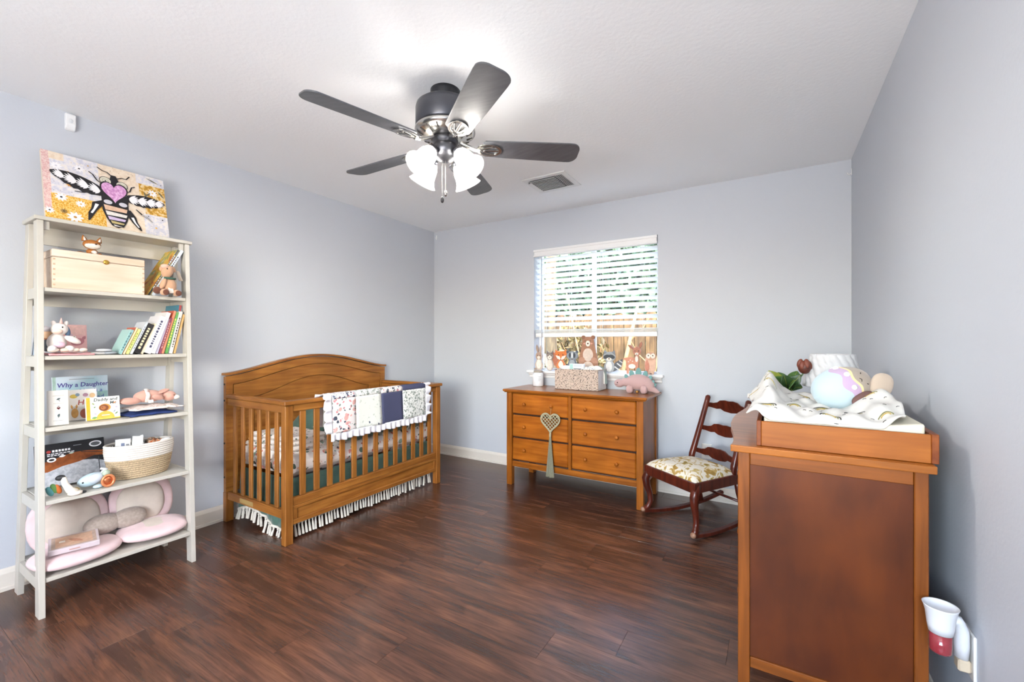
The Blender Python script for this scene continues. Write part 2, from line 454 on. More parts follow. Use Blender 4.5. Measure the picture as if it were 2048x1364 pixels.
struct(G().box(XL-.2, XR+.2, YF-.2, YB+.3, H, H+.2).build('ceiling', CEIL), 'textured white ceiling')
struct(G().box(XL-.16, XL, YF-.16, YB+.16, -.05, H).build('wall_left', WALL), 'pale blue grey left wall')
struct(G().box(XR, XR+.16, YF-.16, YB+.16, -.05, H).build('wall_right', WALL), 'pale blue grey right wall')
FX0, FX1, FZ0, FZ1 = -1.37, .43, .85, 2.15
g = G().box(XL-.16, FX0, YF-.16, YF, -.05, H).box(FX1, XR+.16, YF-.16, YF, -.05, H).box(FX0, FX1, YF-.16, YF, -.05, FZ0).box(FX0, FX1, YF-.16, YF, FZ1, H)
struct(g.build('wall_front', WALL), 'pale blue grey wall behind the viewpoint')
w2 = thing('fill_light_window', 'added window letting fill light in through wall behind the viewpoint', 'window', ((FX0+FX1)/2, YF-.08, FZ0)); w2['kind'] = 'structure'; del w2['category']  # unseen window, added so the fill light can enter the room
W2M = P('added_window_white', 'f4f5f6', .3)
for a, b_, c, d in ((FX0, FX0+.05, FZ0, FZ1), (FX1-.05, FX1, FZ0, FZ1), (FX0+.05, FX1-.05, FZ0, FZ0+.05), (FX0+.05, FX1-.05, FZ1-.05, FZ1), ((FX0+FX1)/2-.03, (FX0+FX1)/2+.03, FZ0+.05, FZ1-.05)):
    G().box(a, b_, YF-.12, YF-.06, c, d).build('window_frame', W2M, w2)
WX0, WX1, WZ0, WZ1, WD = -1.965, -.812, .93, 2.10, .16
g = G().box(XL, WX0, YB, YB+WD, -.05, H).box(WX1, XR, YB, YB+WD, -.05, H).box(WX0, WX1, YB, YB+WD, -.05, WZ0).box(WX0, WX1, YB, YB+WD, WZ1, H)
struct(g.build('wall_back', WALL), 'pale blue grey back wall with the window')
def baseboard(name, p0, p1, nrm, label):
    p0 = Vector(p0); p1 = Vector(p1); d = (p1-p0).normalized(); n_ = Vector(nrm)
    prof = [(0, 0), (.022, 0), (.022, .016), (.014, .018), (.014, .082), (.009, .096), (.004, .104), (0, .106)]
    M = Matrix((n_, Vector((0, 0, 1)), d)).transposed().to_4x4(); M.translation = p0
    struct(G().prism(prof, 0, (p1-p0).length, M).build(name, TRIM), label)
baseboard('baseboard_left', (XL, YF, 0), (XL, YB, 0), (1, 0, 0), 'cream baseboard along the left wall')
baseboard('baseboard_back', (XL+.022, YB, 0), (XR-.022, YB, 0), (0, -1, 0), 'cream baseboard along the back wall')
baseboard('baseboard_right', (XR, YF, 0), (XR, YB, 0), (-1, 0, 0), 'cream baseboard along the right wall')

# window in the back wall
VINYL = P('white_vinyl', 'f4f5f6', .3)
win = thing('window_1', 'white vinyl window behind the blind', 'window', ((WX0+WX1)/2, YB+.13, WZ0)); win['kind'] = 'structure'
del win['category']
fy0, fy1 = YB+.105, YB+WD
g = G().box(WX0, WX0+.03, fy0, fy1, WZ0, WZ1, .004).box(WX1-.03, WX1, fy0, fy1, WZ0, WZ1, .004).box(WX0+.03, WX1-.03, fy0, fy1, WZ0, WZ0+.035, .004).box(WX0+.03, WX1-.03, fy0, fy1, WZ1-.03, WZ1, .004)
g.build('window_frame', VINYL, win)
xm = (WX0+WX1)/2-.02
G().box(xm-.018, xm+.018, fy0+.01, fy1-.01, WZ0+.036, WZ1-.031, .003).build('window_stile', VINYL, win)
def glass_mat():
    m = bpy.data.materials.new('window_glass'); m.use_nodes = True; t = m.node_tree; n = t.nodes; n.clear()
    out = n.new('ShaderNodeOutputMaterial'); tr = n.new('ShaderNodeBsdfTransparent'); gl = n.new('ShaderNodeBsdfGlossy'); gl.inputs['Roughness'].default_value = .02
    fr = n.new('ShaderNodeFresnel'); fr.inputs[0].default_value = 1.25; mx = n.new('ShaderNodeMixShader')
    lk(t, fr.outputs[0], mx.inputs[0]); lk(t, tr.outputs[0], mx.inputs[1]); lk(t, gl.outputs[0], mx.inputs[2]); lk(t, mx.outputs[0], out.inputs[0]); return m
GLASS = glass_mat()
for a, b_ in ((WX0+.031, xm-.019), (xm+.019, WX1-.031)):
    G().box(a, b_, YB+.128, YB+.132, WZ0+.036, WZ1-.031).build('pane', GLASS, win)
# moulded sill board and apron
sill = G().box(WX0-.055, WX1+.05, YB-.052, YB+.10, WZ0-.001, WZ0+.02, .004)
prof = [(0, 0), (.012, .004), (.016, .02), (.03, .032), (.036, .045), (0, .045)]
M = Matrix((Vector((0, -1, 0)), Vector((0, 0, 1)), Vector((1, 0, 0)))).transposed().to_4x4(); M.translation = Vector((WX0-.04, YB, WZ0-.047))
struct(sill.prism(prof, 0, WX1-WX0+.075, M).build('trim_1', WHITE), 'moulded white window sill')

# horizontal blind
SLAT = thin('white_blind_slat', 'fdfdfb', 0, .62, .4)
BY = YB+.045
bl = thing('window_blind', 'white horizontal slat blind lowered over two thirds of the window', 'blind', ((WX0+WX1)/2, BY, 1.27))
G().box(WX0+.006, WX1-.006, YB-.012, YB+.006, 2.03, 2.098, .004).box(WX0+.002, WX1-.002, YB-.02, YB-.012, 2.075, 2.097, .003).box(WX0+.002, WX1-.002, YB-.019, YB-.012, 2.03, 2.045, .003).build('valance', WHITE, bl)
G().box(WX0+.01, WX1-.01, YB+.02, YB+.07, 2.04, 2.09, .004).build('headrail', WHITE, bl)
s0 = None; z = 2.005; zs = []
while z > 1.36: zs.append(z); z -= .0515
tilt = 34
for i, z in enumerate(zs):
    if s0 is None:
        g = G(); pr = [(-.025+.05*j/6, .0022*math.sin(math.pi*j/6)) for j in range(7)]
        poly = [(a, b_) for a, b_ in pr]+[(a, b_-.0028) for a, b_ in pr[::-1]]
        M = Matrix((Vector((0, 1, 0)), Vector((0, 0, 1)), Vector((1, 0, 0)))).transposed().to_4x4()
        M = Matrix.Translation((WX0+.008, BY, z)) @ Euler((R(-tilt), 0, 0)).to_matrix().to_4x4() @ M
        g.prism(poly, 0, WX1-WX0-.016, M); s0 = g.build('slat', SLAT, bl); z_first = z
    else: clone(s0, bl, (0, 0, z-z_first))
for k in range(4):
    G().box(WX0+.008, WX1-.008, BY-.025, BY+.025, 1.308+k*.0085, 1.313+k*.0085).build('slat', SLAT, bl)
G().box(WX0+.008, WX1-.008, BY-.026, BY+.026, 1.266, 1.305, .004).build('bottom_rail', WHITE, bl)
for x in (WX0+.10, WX0+.36, WX0+.66, WX1-.14):
    for dy in (-.027, .027):
        G().tube([(x, BY+dy, 2.04), (x, BY+dy, 1.27)], .0011, 5).build('ladder_cord', WHITE, bl)
WAND = P('clear_grey_plastic', 'b9bcc2', .2)
G().tube([(WX0+.085, YB-.004, 2.06), (WX0+.085, YB-.006, 1.2), (WX0+.09, YB-.006, 1.02)], .004, 8).build('tilt_wand', WAND, bl)

# vent, sensor, hooks, outlets
v = thing('ceiling_vent', 'white metal ceiling air vent with louvres beyond the fan', 'vent', (-1.45, 2.985, H-.02))
VM = P('white_enamel', 'e9eaea', .4)
g = G(); g.ring([(-1.625, 2.815), (-1.275, 2.815), (-1.275, 3.135), (-1.625, 3.135)], [(-1.585, 2.855), (-1.315, 2.855), (-1.315, 3.095), (-1.585, 3.095)], H-.008, H-.0005)
g.build('vent_frame', VM, v)
G().box(-1.585, -1.315, 2.855, 3.095, H-.004, H-.0005).build('vent_back', P('duct_dark', '6f7275', .8), v)
lv = None
for i in range(9):
    y = 2.868+i*.0265
    if lv is None: lv = G().obox((-1.475, y, H-.011), (.2, .024, .002), (38, 0, 0)).build('louvre', VM, v); y0 = y
    else: clone(lv, v, (0, y-y0, 0))
lv = None
for i in range(4):
    x = -1.36+i*.0135
    if lv is None: lv = G().obox((x, 2.975, H-.011), (.0075, .236, .002), (0, 35, 0)).build('louvre', VM, v); x0 = x
    else: clone(lv, v, (x-x0, 0, 0))
G().box(-1.597, -1.583, 2.87, 2.876, H-.02, H-.008, .001).build('lever', P('grey_metal', '8c8f92', .4, .6), v)

s = thing('motion_sensor', 'small white wall sensor high above the bee painting', 'sensor', (XL, .742, 2.345))
pr = [(0, 0), (.018, .006), (.03, .03), (.026, .085), (.0, .09)]
M = Matrix((Vector((1, 0, 0)), Vector((0, 0, 1)), Vector((0, -1, 0)))).transposed().to_4x4(); M.translation = Vector((XL+.0005, .762, 2.343))
G().prism(pr, 0, .04, M).build('sensor_body', WHITE, s, bevel=.004)
G().ell((XL+.024, .742, 2.388), (.008, .013, .018), 12, 8).build('lens', P('sensor_lens', 'dfe1e3', .5), s)
def hook(p, d, label):
    p = Vector(p); d = Vector(d)
    t = thing('adhesive_hook', label, 'hook', p, 'white adhesive hooks in the ceiling corners')
    w = Vector((abs(d.y), abs(d.x), 0))
    G().obox(p+d*.0025+Vector((0, 0, .022)), (.004 if abs(d.x) else .014, .004 if abs(d.y) else .014, .046), ch=.0015).build('back_plate', WHITE, t)
    G().tube([p+d*.004+Vector((0, 0, .012)), p+d*.014+Vector((0, 0, .006)), p+d*.022+Vector((0, 0, .010)), p+d*.025+Vector((0, 0, .02))], .003, 8).build('hook_arm', WHITE, t)
hook((XL+.035, YB-.0005, 2.355), (0, -1, 0), 'tiny white hook in the corner above the crib')
hook((XR-.0005, YB-.025, 2.325), (-1, 0, 0), 'tiny white hook at the top of the right wall corner')
OUTC = P('outlet_plastic', 'e6e4df', .3)
o = thing('wall_outlet', 'white double outlet on the back wall behind the rocking chair', 'outlet', (-.443, YB, .31))
G().box(-.479, -.407, YB-.007, YB-.0005, .31, .428, .003).build('cover_plate', OUTC, o)
for zz in (.345, .393):
    c = G().box(-.459, -.427, YB-.009, YB-.007, zz-.013, zz+.013, .001).build('socket', P('socket_face', 'd6d4cf', .35), o)
    G().box(-.450, -.448, YB-.0094, YB-.009, zz-.004, zz+.006).box(-.438, -.436, YB-.0094, YB-.009, zz-.004, zz+.006).build('slot', DARK, c)
# ------------------------------------------------------------------ the yard beyond the window
GRASS = blob('dry_leafy_ground', [(.3, '463c26'), (.5, '66583a'), (.7, '7d7050')], (3, 3, 3), 5, .9)
struct(G().box(-14, 9, YB+.2, 16, -.35, -.2).build('yard_ground', GRASS), 'dry ground of the yard outside')
FENCE = wood('weathered_fence_wood', '3f3020', '745c3c', 'z', 30, .8, .35)
FY_ = 5.9
fe = thing('yard_fence', 'weathered tan picket fence outside the window', 'fence', (-2.5, FY_, -.2))
for i in range(58):
    x = -7.2+i*.147; h = 1.62+random.uniform(-.015, .015)
    G().prism([(x, -.2), (x+.137, -.2), (x+.137, h-.03), (x+.11, h), (x+.027, h), (x, h-.03)], 0, .018,
              Matrix.Translation((0, FY_+random.uniform(-.004, .004), 0)) @ Euler((R(90), 0, 0)).to_matrix().to_4x4()).build('picket', FENCE, fe)
for zz in (.25, 1.25): G().box(-7.2, 1.33, FY_+.003, FY_+.045, zz, zz+.09).build('fence_rail', FENCE, fe)
BARK = blob('grey_brown_bark', [(.35, '3c3228'), (.65, '75684f')], (14, 14, 3), 4, .9, bump=.5)
BRANCH = P('bare_branch_bark', '8a6f4a', .9, var=.3, bscale=20)
def leafmat(name, c1, c2):
    m, t, b = base_mat(name, .55); n = t.nodes
    oi = n.new('ShaderNodeNewGeometry'); cr = n.new('ShaderNodeValToRGB'); e = cr.color_ramp.elements
    e[0].color = L(c1); e[1].color = L(c2); lk(t, oi.outputs['Random Per Island'], cr.inputs[0]); lk(t, cr.outputs[0], b.inputs['Base Color'])
    return m
LEAF1 = leafmat('pale_green_leaves', '2a3b27', '64795c'); LEAF2 = leafmat('dark_green_leaves', '203320', '4c654b')
def crown(c, rad, n, size, mat_, parent):
    g = G(); c = Vector(c)
    for i in range(n):
        while True:
            p = Vector((random.uniform(-1, 1), random.uniform(-1, 1), random.uniform(-1, 1)))
            if .25 < p.length < 1: break
        q = c+Vector((p.x*rad[0], p.y*rad[1], p.z*rad[2])); s_ = size*random.uniform(.6, 1.3)
        M = Matrix.Translation(q) @ Euler((random.uniform(0, 6), random.uniform(0, 6), random.uniform(0, 6))).to_matrix().to_4x4()
        g.add([M @ Vector(v_) for v_ in ((-s_, 0, 0), (0, -s_*.45, s_*.1), (s_, 0, 0), (0, s_*.45, s_*.1))], [(0, 1, 2), (0, 2, 3)])
    o = g.build('leaves', mat_, parent); o['kind'] = 'stuff'; return o
for x, y, h, rr, mt, lab in [(-5.2, 9.0, 3.1, 1.5, LEAF1, 'pale green leafy tree beyond the fence on the left'), (-3.1, 9.6, 3.3, 1.6, LEAF2, 'darker green leafy tree in the middle beyond the fence'),
                            (-.9, 9.2, 3.1, 1.5, LEAF1, 'pale green leafy tree beyond the fence on the right')]:
    t = thing('yard_tree', lab, 'tree', (x, y, -.2), 'trees beyond the fence')
    G().tube([(x, y, -.2), (x+.05, y, 1.2), (x-.05, y, 2.4), (x+.1, y, h)], [.16, .13, .1, .04], 10).build('trunk', BARK, t, smooth=True)
    for k in range(4):
        a = k*1.6+x; G().tube([(x, y, 1.6+.3*k), (x+.5*math.cos(a), y+.5*math.sin(a), 2.1+.3*k), (x+1.0*math.cos(a), y+1.0*math.sin(a), 2.5+.3*k)], [.06, .04, .02], 7).build('bough', BARK, t, smooth=True)
    crown((x, y, h-1.0), (rr, rr*.8, rr), 5200, .13, mt, t)
hg = thing('tall_hedge', 'dense green hedge far behind the fence', 'hedge', (-2.6, 11.6, -.2))
G().grid(lambda u, v: (-9+12*u, 11.6+.35*math.sin(u*31)+.25*math.sin(v*9+u*17)+(1.2*max(0, v-.8)), -.2+4.0*v+.2*math.sin(u*23)*v), 60, 14).build('hedge_body', P('hedge_deep_green', '28372a', .9, var=.5, bscale=3), hg, smooth=True, solid=.3)
hl = crown((-3, 11.2, 1.9), (6.5, .45, 2.3), 6000, .14, LEAF1, hg)
x, y = -2.62, 5.35
t = thing('tree_trunk', 'grey barked tree trunk standing in front of the fence', 'tree', (x, y, -.2))
G().tube([(x, y, -.2), (x+.02, y, .8), (x-.02, y, 1.8), (x+.03, y+.05, 3.6)], [.1, .085, .075, .06], 12).build('trunk', BARK, t, smooth=True)
for k, (a, z0) in enumerate([(.4, 2.4), (2.6, 2.7), (4.4, 3.0)]):
    G().tube([(x, y, z0), (x+.4*math.cos(a), y+.4*math.sin(a), z0+.4), (x+.8*math.cos(a), y+.8*math.sin(a), z0+.7)], [.04, .025, .012], 7).build('bough', BARK, t, smooth=True)
for i, (p0, p1, r0) in enumerate([((-2.62, 5.2, -.2), (-3.05, 5.3, 2.2), .022), ((-1.98, 5.5, -.2), (-1.50, 5.6, 1.7), .035), ((-1.68, 5.55, -.2), (-1.02, 5.65, 1.8), .03),
                                  ((-2.1, 5.45, -.2), (-2.45, 5.5, 1.9), .016)]):
    p0 = Vector(p0); p1 = Vector(p1); mid = (p0+p1)/2+Vector((.05, 0, .04))
    b = thing('bare_branch', ['thin pale sapling stem left of the bear cutout', 'thick bare branch leaning behind the raccoon cutout', 'bare branch leaning behind the deer cutout', 'thin bare stem behind the bear cutout'][i], 'branch', p0, 'bare stems in front of the fence')
    G().tube([p0, mid, p1], [r0, r0*.8, r0*.5], 8).build('stem', BRANCH, b, smooth=True)
    for k in range(3):
        q = p0.lerp(p1, .35+.2*k); G().tube([q, q+Vector((.18*(-1)**k, .02, .16)), q+Vector((.28*(-1)**k, .03, .34))], [r0*.4, r0*.28, r0*.15], 6).build('twig', BRANCH, b)
sh = thing('yard_shrub', 'low dry yellow green shrub against the fence', 'shrub', (-2.3, 5.55, -.2))
crown((-2.35, 5.6, .75), (.55, .18, .75), 1300, .05, leafmat('dry_yellow_leaves', '453a20', '857548'), sh)
G().tube([(-2.3, 5.55, -.2), (-2.33, 5.56, .5), (-2.36, 5.58, 1.1)], [.02, .016, .008], 7).build('stem', BRANCH, sh)

# ------------------------------------------------------------------ ceiling fan
FXc, FYc = -1.372, 1.632
PEW = P('dark_pewter_metal', '55565c', .32, .85, bump=.02, bscale=60)
CHROME = P('brushed_nickel', 'b9b7b3', .22, 1.0)
BLADE = blob('charcoal_fan_blade', [(.3, '43454a'), (.7, '54555a')], (5, 60, 60), 3, .4, spec=.9)
BLADE_E = P('black_blade_edge', '1b1b1d', .5)
fan = thing('ceiling_fan', 'dark five-blade ceiling fan with four lit bell shades', 'ceiling fan', (FXc, FYc, 1.89))
TC = Matrix.Translation((FXc, FYc, 0))
G().lathe([(.001, 2.4395), (.072, 2.4395), (.072, 2.425), (.066, 2.4), (.06, 2.372)], 32, TC).build('canopy', P('canopy_black', '2c2d31', .4, .5), fan, smooth=True)
G().lathe([(.06, 2.371), (.125, 2.371), (.139, 2.36), (.143, 2.345), (.143, 2.262), (.138, 2.255), (.06, 2.255)], 40, TC).build('motor_housing', PEW, fan, smooth=True, bevel=.002)
G().lathe([(.06, 2.254), (.137, 2.254), (.146, 2.248), (.146, 2.238), (.132, 2.226), (.105, 2.214), (.07, 2.207)], 40, TC).build('lower_housing', CHROME, fan, smooth=True)
vn = None
for k in range(16):
    a = 2*math.pi*k/16; G().obox((FXc+.119*math.cos(a), FYc+.119*math.sin(a), 2.2195), (.03, .007, .004), (0, -28, math.degrees(a))).build('vent_slot', DARK, fan)
G().lathe([(.05, 2.207), (.062, 2.205), (.064, 2.19), (.055, 2.178), (.06, 2.172), (.068, 2.155), (.066, 2.135), (.052, 2.115), (.03, 2.1), (.012, 2.093), (.001, 2.092)], 32, TC).build('switch_housing', PEW, fan, smooth=True)
ZB = 2.165
def blade_outline():
    pts = []
    w0, w1, r0, r1 = .058, .071, .185, .665
    pts = [(r0, -w0+.012), (r0+.012, -w0), (.42, -(w0+w1)/2-.002), (r1-.06, -w1)]
    for t in range(1, 8): a = -math.pi/2+math.pi/2*t/8; pts.append((r1-.045+.045*math.cos(a), -w1+.05+.05*math.sin(a)))
    for t in range(0, 8): a = math.pi/2*t/8; pts.append((r1-.045+.045*math.cos(a), w1-.05+.05*math.sin(a)))
    pts += [(r1-.06, w1), (.42, (w0+w1)/2+.002), (r0+.012, w0), (r0, w0-.012)]
    return pts
for ang in (181, 109, 37.5, -34.5, -105):
    M = Matrix.Translation((FXc, FYc, ZB)) @ Matrix.Rotation(R(ang), 4, 'Z') @ Matrix.Rotation(R(-12), 4, 'X')
    G().prism(blade_outline(), 0, .007, M).build('blade', BLADE, fan, bevel=.0015)
    g = G()
    g.tube([(.075, 0, .03), (.11, 0, .012), (.145, 0, -.003), (.17, 0, -.006)], [.011, .010, .010, .012], 8)
    A = ellp(.215, 0, .062, .046, 20); B = ellp(.215, 0, .047, .032, 20)
    g.ring(A, B, -.007, -.0005)
    g.prism(strokep([(.155, 0), (.262, 0)], .012), -.008, -.0008)
    for sg in (-1, 1): g.prism(strokep([(.17, 0), (.2, sg*.018), (.24, sg*.03)], .009), -.0075, -.001)
    g.xf(M); io = g.build('blade_iron', CHROME, fan, smooth=False, bevel=.001)
    for (a, b_) in ((.19, .0), (.245, .024), (.245, -.024)):
        G().lathe([(.001, -.0105), (.004, -.010), (.005, -.0085)], 10, M @ Matrix.Translation((a, b_, 0))).build('screw', CHROME, io)
SHADE = thin('frosted_white_glass', 'fffdf8', .22, .5, .15)
BULBM = bpy.data.materials.new('lit_bulb'); BULBM.use_nodes = True
bb = BULBM.node_tree.nodes['Principled BSDF']; bb.inputs['Emission Color'].default_value = (1, .965, .925, 1); bb.inputs['Emission Strength'].default_value = BULB
for ang in (-95, -5, 85, 175):
    d = Vector((math.cos(R(ang)), math.sin(R(ang)), 0)); ax = (d*.62+Vector((0, 0, -.78))).normalized()
    p0 = Vector((FXc, FYc, 2.135))+d*.05
    p1 = p0+d*.025+Vector((0, 0, .004))
    G().tube([p0, p0+d*.015+Vector((0, 0, .004)), p1+ax*.02], [.011, .011, .014], 10).build('lamp_arm', PEW, fan, smooth=True)
    M = (ax.to_track_quat('Z', 'Y').to_matrix().to_4x4()); M.translation = p1+ax*.012
    G().lathe([(.001, 0), (.026, .001), (.028, .012), (.026, .022)], 20, M).build('socket_cup', PEW, fan, smooth=True)
    out = [(.027, .018), (.034, .03), (.042, .05), (.045, .07), (.047, .09), (.053, .108), (.064, .124), (.07, .132)]
    inn = [(r-.0022, z) for r, z in out[::-1]]
    sho = G().lathe(out+inn, 36, M, caps=False).build('shade', SHADE, fan, smooth=True)
    G().lathe([(.001, .024), (.012, .026), (.013, .04), (.02, .055), (.023, .068), (.02, .082), (.01, .091), (.001, .093)], 16, M).build('bulb', BULBM, sho, smooth=True)
for i, (dx, dy, zb, c) in enumerate([(.012, -.012, 1.93, CHROME), (-.004, -.018, 1.9, P('dark_pull', '3a3a3d', .4, .6))]):
    x, y = FXc+dx, FYc+dy
    ch = G().tube([(x, y, 2.1), (x, y, zb+.02)], .0016, 6).build('pull_chain', CHROME, fan)
    G().lathe([(.001, zb+.022), (.004, zb+.02), (.0085, zb+.01), (.0085, zb), (.005, zb-.008), (.001, zb-.01)], 12, Matrix.Translation((x, y, 0))).build('chain_pendant', c, ch, smooth=True)
# ------------------------------------------------------------------ crib along the left wall
CRBX = wood('crib_wood_x', '8a5220', 'b07434', 'x', 42, .38)
CRBY = wood('crib_wood_y', '8a5220', 'b07434', 'y', 42, .38)
CRBZ = wood('crib_wood_z', '8a5220', 'b07434', 'z', 42, .38)
OAKX = wood('honey_stained_wood_x', '88490f', 'ae6620', 'x', 42, .36)
OAKY = wood('honey_stained_wood_y', '88490f', 'ae6620', 'y', 42, .36)
OAKZ = wood('honey_stained_wood_z', '88490f', 'ae6620', 'z', 42, .36)
OAKT = wood('honey_polished_top', '88490f', 'ae6620', 'x', 42, .3, coat=.35)
CX0, CX1, CY0, CY1 = -3.2, -2.472, 1.485, 2.875
crib = thing('baby_crib', 'honey stained wooden crib with arched headboard along left wall', 'crib', ((CX0+CX1)/2, (CY0+CY1)/2, 0))
def arch(y0, y1, zb, zs, zt, n=40, pw=1.5):
    pts = [(y0, zb), (y1, zb)]
    for i in range(n+1):
        t = 1-i/n; pts.append((y0+(y1-y0)*t, zs+(zt-zs)*math.sin(math.pi*t)**pw))
    return pts
MX = Matrix((Vector((0, 1, 0)), Vector((0, 0, 1)), Vector((1, 0, 0)))).transposed().to_4x4()   # (y,z) outline, extruded along x
A = arch(CY0, CY1, .2, .985, 1.1); B = arch(1.530, 2.772+.05, .25, .93, 1.046)
G().prism(arch(CY0+.004, CY1-.004, .2, .98, 1.096), CX0, CX0+.024, MX).build('headboard_core', CRBY, crib)
G().ring(A, B, CX0+.0245, CX0+.04, MX).build('headboard_frame', CRBY, crib, bevel=.002)
B2 = arch(1.535, 2.817, .255, .926, 1.042); C2 = arch(1.672, 2.69, .4, .832, .953)
G().ring(B2, C2, CX0+.0245, CX0+.038, MX).build('headboard_band', CRBY, crib, bevel=.002)
G().prism(arch(1.677, 2.685, .405, .828, .949), CX0+.0245, CX0+.032, MX).build('headboard_panel', CRBY, crib, bevel=.002)
top = arch(CY0-.008, CY1+.008, .2, .99, 1.106)[2:]
g = G(); n = len(top)
vs_ = [(x, a, b_+dz) for x in (CX0-.006, CX0+.052) for dz in (0, .016) for a, b_ in top]
fs = []
for i in range(n-1):
    for (p, q) in ((0, 1), (1, 3), (3, 2), (2, 0)): fs.append((p*n+i, p*n+i+1, q*n+i+1, q*n+i))
fs += [(0, n, 3*n, 2*n), (n-1, 3*n-1+0, 4*n-1, 2*n-1)]
g.add(vs_, fs).build('headboard_cap', CRBY, crib, bevel=.003)
for y0, y1 in ((CY0, CY0+.05), (CY1-.05, CY1)):
    G().box(CX0, CX0+.04, y0, y1, 0, .199, .003).build('post', CRBZ, crib)
    G().box(CX1-.046, CX1, y0, y1, 0, .835, .003).build('post', CRBZ, crib)
# front rail, spindles and lower panel
G().box(CX1-.05, CX1+.014, CY0-.012, CY1+.012, .838, .862, .004).build('top_rail', CRBY, crib)
G().box(CX1-.036, CX1-.006, CY0+.051, CY1-.051, .795, .837, .003).build('top_rail', CRBY, crib)
G().box(CX1-.038, CX1-.006, CY0+.051, CY1-.051, .225, .272, .003).build('bottom_rail', CRBY, crib)
G().box(CX1-.03, CX1-.014, CY0+.051, CY1-.051, .12, .224).build('lower_panel', CRBY, crib)
G().box(CX1-.0135, CX1-.004, CY0+.051, CY1-.051, .112, .142, .003).build('panel_moulding', CRBY, crib)
G().box(CX1-.0135, CX1-.006, CY0+.051, CY1-.051, .205, .2245, .002).build('panel_moulding', CRBY, crib)
for y0 in (CY0+.051, CY1-.081): G().box(CX1-.0135, CX1-.006, y0, y0+.03, .1425, .2045, .002).build('panel_moulding', CRBZ, crib)
sp = G().box(CX1-.03, CX1-.016, 1.609-.02, 1.609+.02, .273, .794, .003).build('spindle', CRBZ, crib)
for i in range(1, 13): clone(sp, crib, (0, i*.0957, 0))
# near and far end panels
for yy in (CY0+.008, CY1-.038):
    G().box(CX0+.041, CX1-.047, yy, yy+.03, .79, .835, .003).build('end_rail', CRBX, crib)
    G().box(CX0+.041, CX1-.051, yy-.01, yy+.04, .838, .862, .004).build('end_rail', CRBX, crib)
    G().box(CX0+.041, CX1-.047, yy, yy+.03, .152, .205, .003).build('end_rail', CRBX, crib)
    s_ = G().box(-3.085-.018, -3.085+.018, yy+.008, yy+.022, .206, .789, .003).build('spindle', CRBZ, crib)
    for i in range(1, 6): clone(s_, crib, (i*.0972, 0, 0))
G().box(-3.0, -2.84, CY0+.0072, CY0+.0078, .163, .192).build('paper_tag', P('tan_tag', 'b0925a', .7), crib)
for z in (.93, .53, .3, .82): G().lathe([(.001, .004), (.006, .003), (.007, 0)], 12, frame((CX0+.02, CY0-.0002, z), (1, 0, 0), (0, 0, 1))).build('bolt', DARK, crib)
# mattress in a floral fitted sheet
SHEET = spots('floral_white_sheet', 'f3ece4', ['d98f86', '5d6f62', '8c9c8c', 'c9796e', '3f4d47', 'e0b59a'], 17, .30, scale2=30)
mt = tag(G().box(-3.145, -2.525, 1.55, 2.815, .372, .51, .035).build('crib_mattress', SHEET, bevel=.02), 'crib mattress in white floral fitted sheet', 'mattress')
# green bed skirt with tassels
GREEN = P('dusty_green_cloth', '4a6a5e', .9, var=.18, bscale=9, sheen=.2)
CORD = P('cream_cotton_cord', 'ddd8cc', .9, bump=.4, bscale=300)
sk = thing('bed_skirt', 'green crib skirt edged with cream tassels', 'bed skirt', (-2.84, 2.18, .02))
def wav(y): return .006*math.sin(y*40)+.004*math.sin(y*93+1)
G().grid(lambda u, v_: (-2.535+wav(1.56+1.25*u)*(1-v_), 1.56+1.25*u, .085+.29*v_), 120, 8).build('front_panel', GREEN, sk, smooth=True, solid=.002)
def zs_(u): return .09+.10*max(0, 1-u*1.6)*0+.03*math.sin(u*7+.5)*(1-u)
G().grid(lambda u, v_: (-3.11+.55*u, 1.556+wav(u*.6)*(1-v_)-.02*(1-v_)*(1-u), (.085+.04*math.sin(u*5.2))*(1-v_)+.37*v_), 50, 8).build('end_panel', GREEN, sk, smooth=True, solid=.002)
G().grid(lambda u, v_: (-2.53+wav(1.56+1.25*u), 1.56+1.25*u, .092+.014*v_), 120, 1).build('front_trim', CORD, sk, solid=.004)
G().grid(lambda u, v_: (-3.11+.55*u, 1.552+wav(u*.6)-.02*(1-u), .078+.04*math.sin(u*5.2)+.014*v_), 40, 1).build('end_trim', CORD, sk, solid=.004)
def tassel(p, lx, ly, ln):
    x, y, z = p; g = G(); g.ell((x, y, z-.006), (.0075, .0075, .008), 8, 6)
    g.tube([(x, y, z-.012), (x+lx*.4, y+ly*.4, z-ln*.5), (x+lx, y+ly, z-ln)], [.0045, .007, .0082], 7)
    return g.build('tassel', CORD, sk)
ts = [tassel((-2.528, 1.58, .094), random.uniform(-.004, .006), random.uniform(-.006, .006), random.uniform(.078, .084)) for _ in range(1)]
for i in range(1, 52):
    y = 1.58+i*.0238
    if i % 6 == 0: ts.append(tassel((-2.528+wav(y), y, .094), random.uniform(-.004, .008), random.uniform(-.008, .008), random.uniform(.07, .085)))
    else:
        j = random.randrange(len(ts)); yy = [1.58]+[1.58+q*.0238 for q in range(6, 52, 6)]
        clone(ts[j], sk, (0, y-yy[j], 0))
for i in range(20):
    u = .03+i*.049; tassel((-3.11+.55*u, 1.549+wav(u*.6)-.02*(1-u), .082+.04*math.sin(u*5.2)), random.uniform(-.012, .006), random.uniform(-.02, .0), random.uniform(.064, .078))
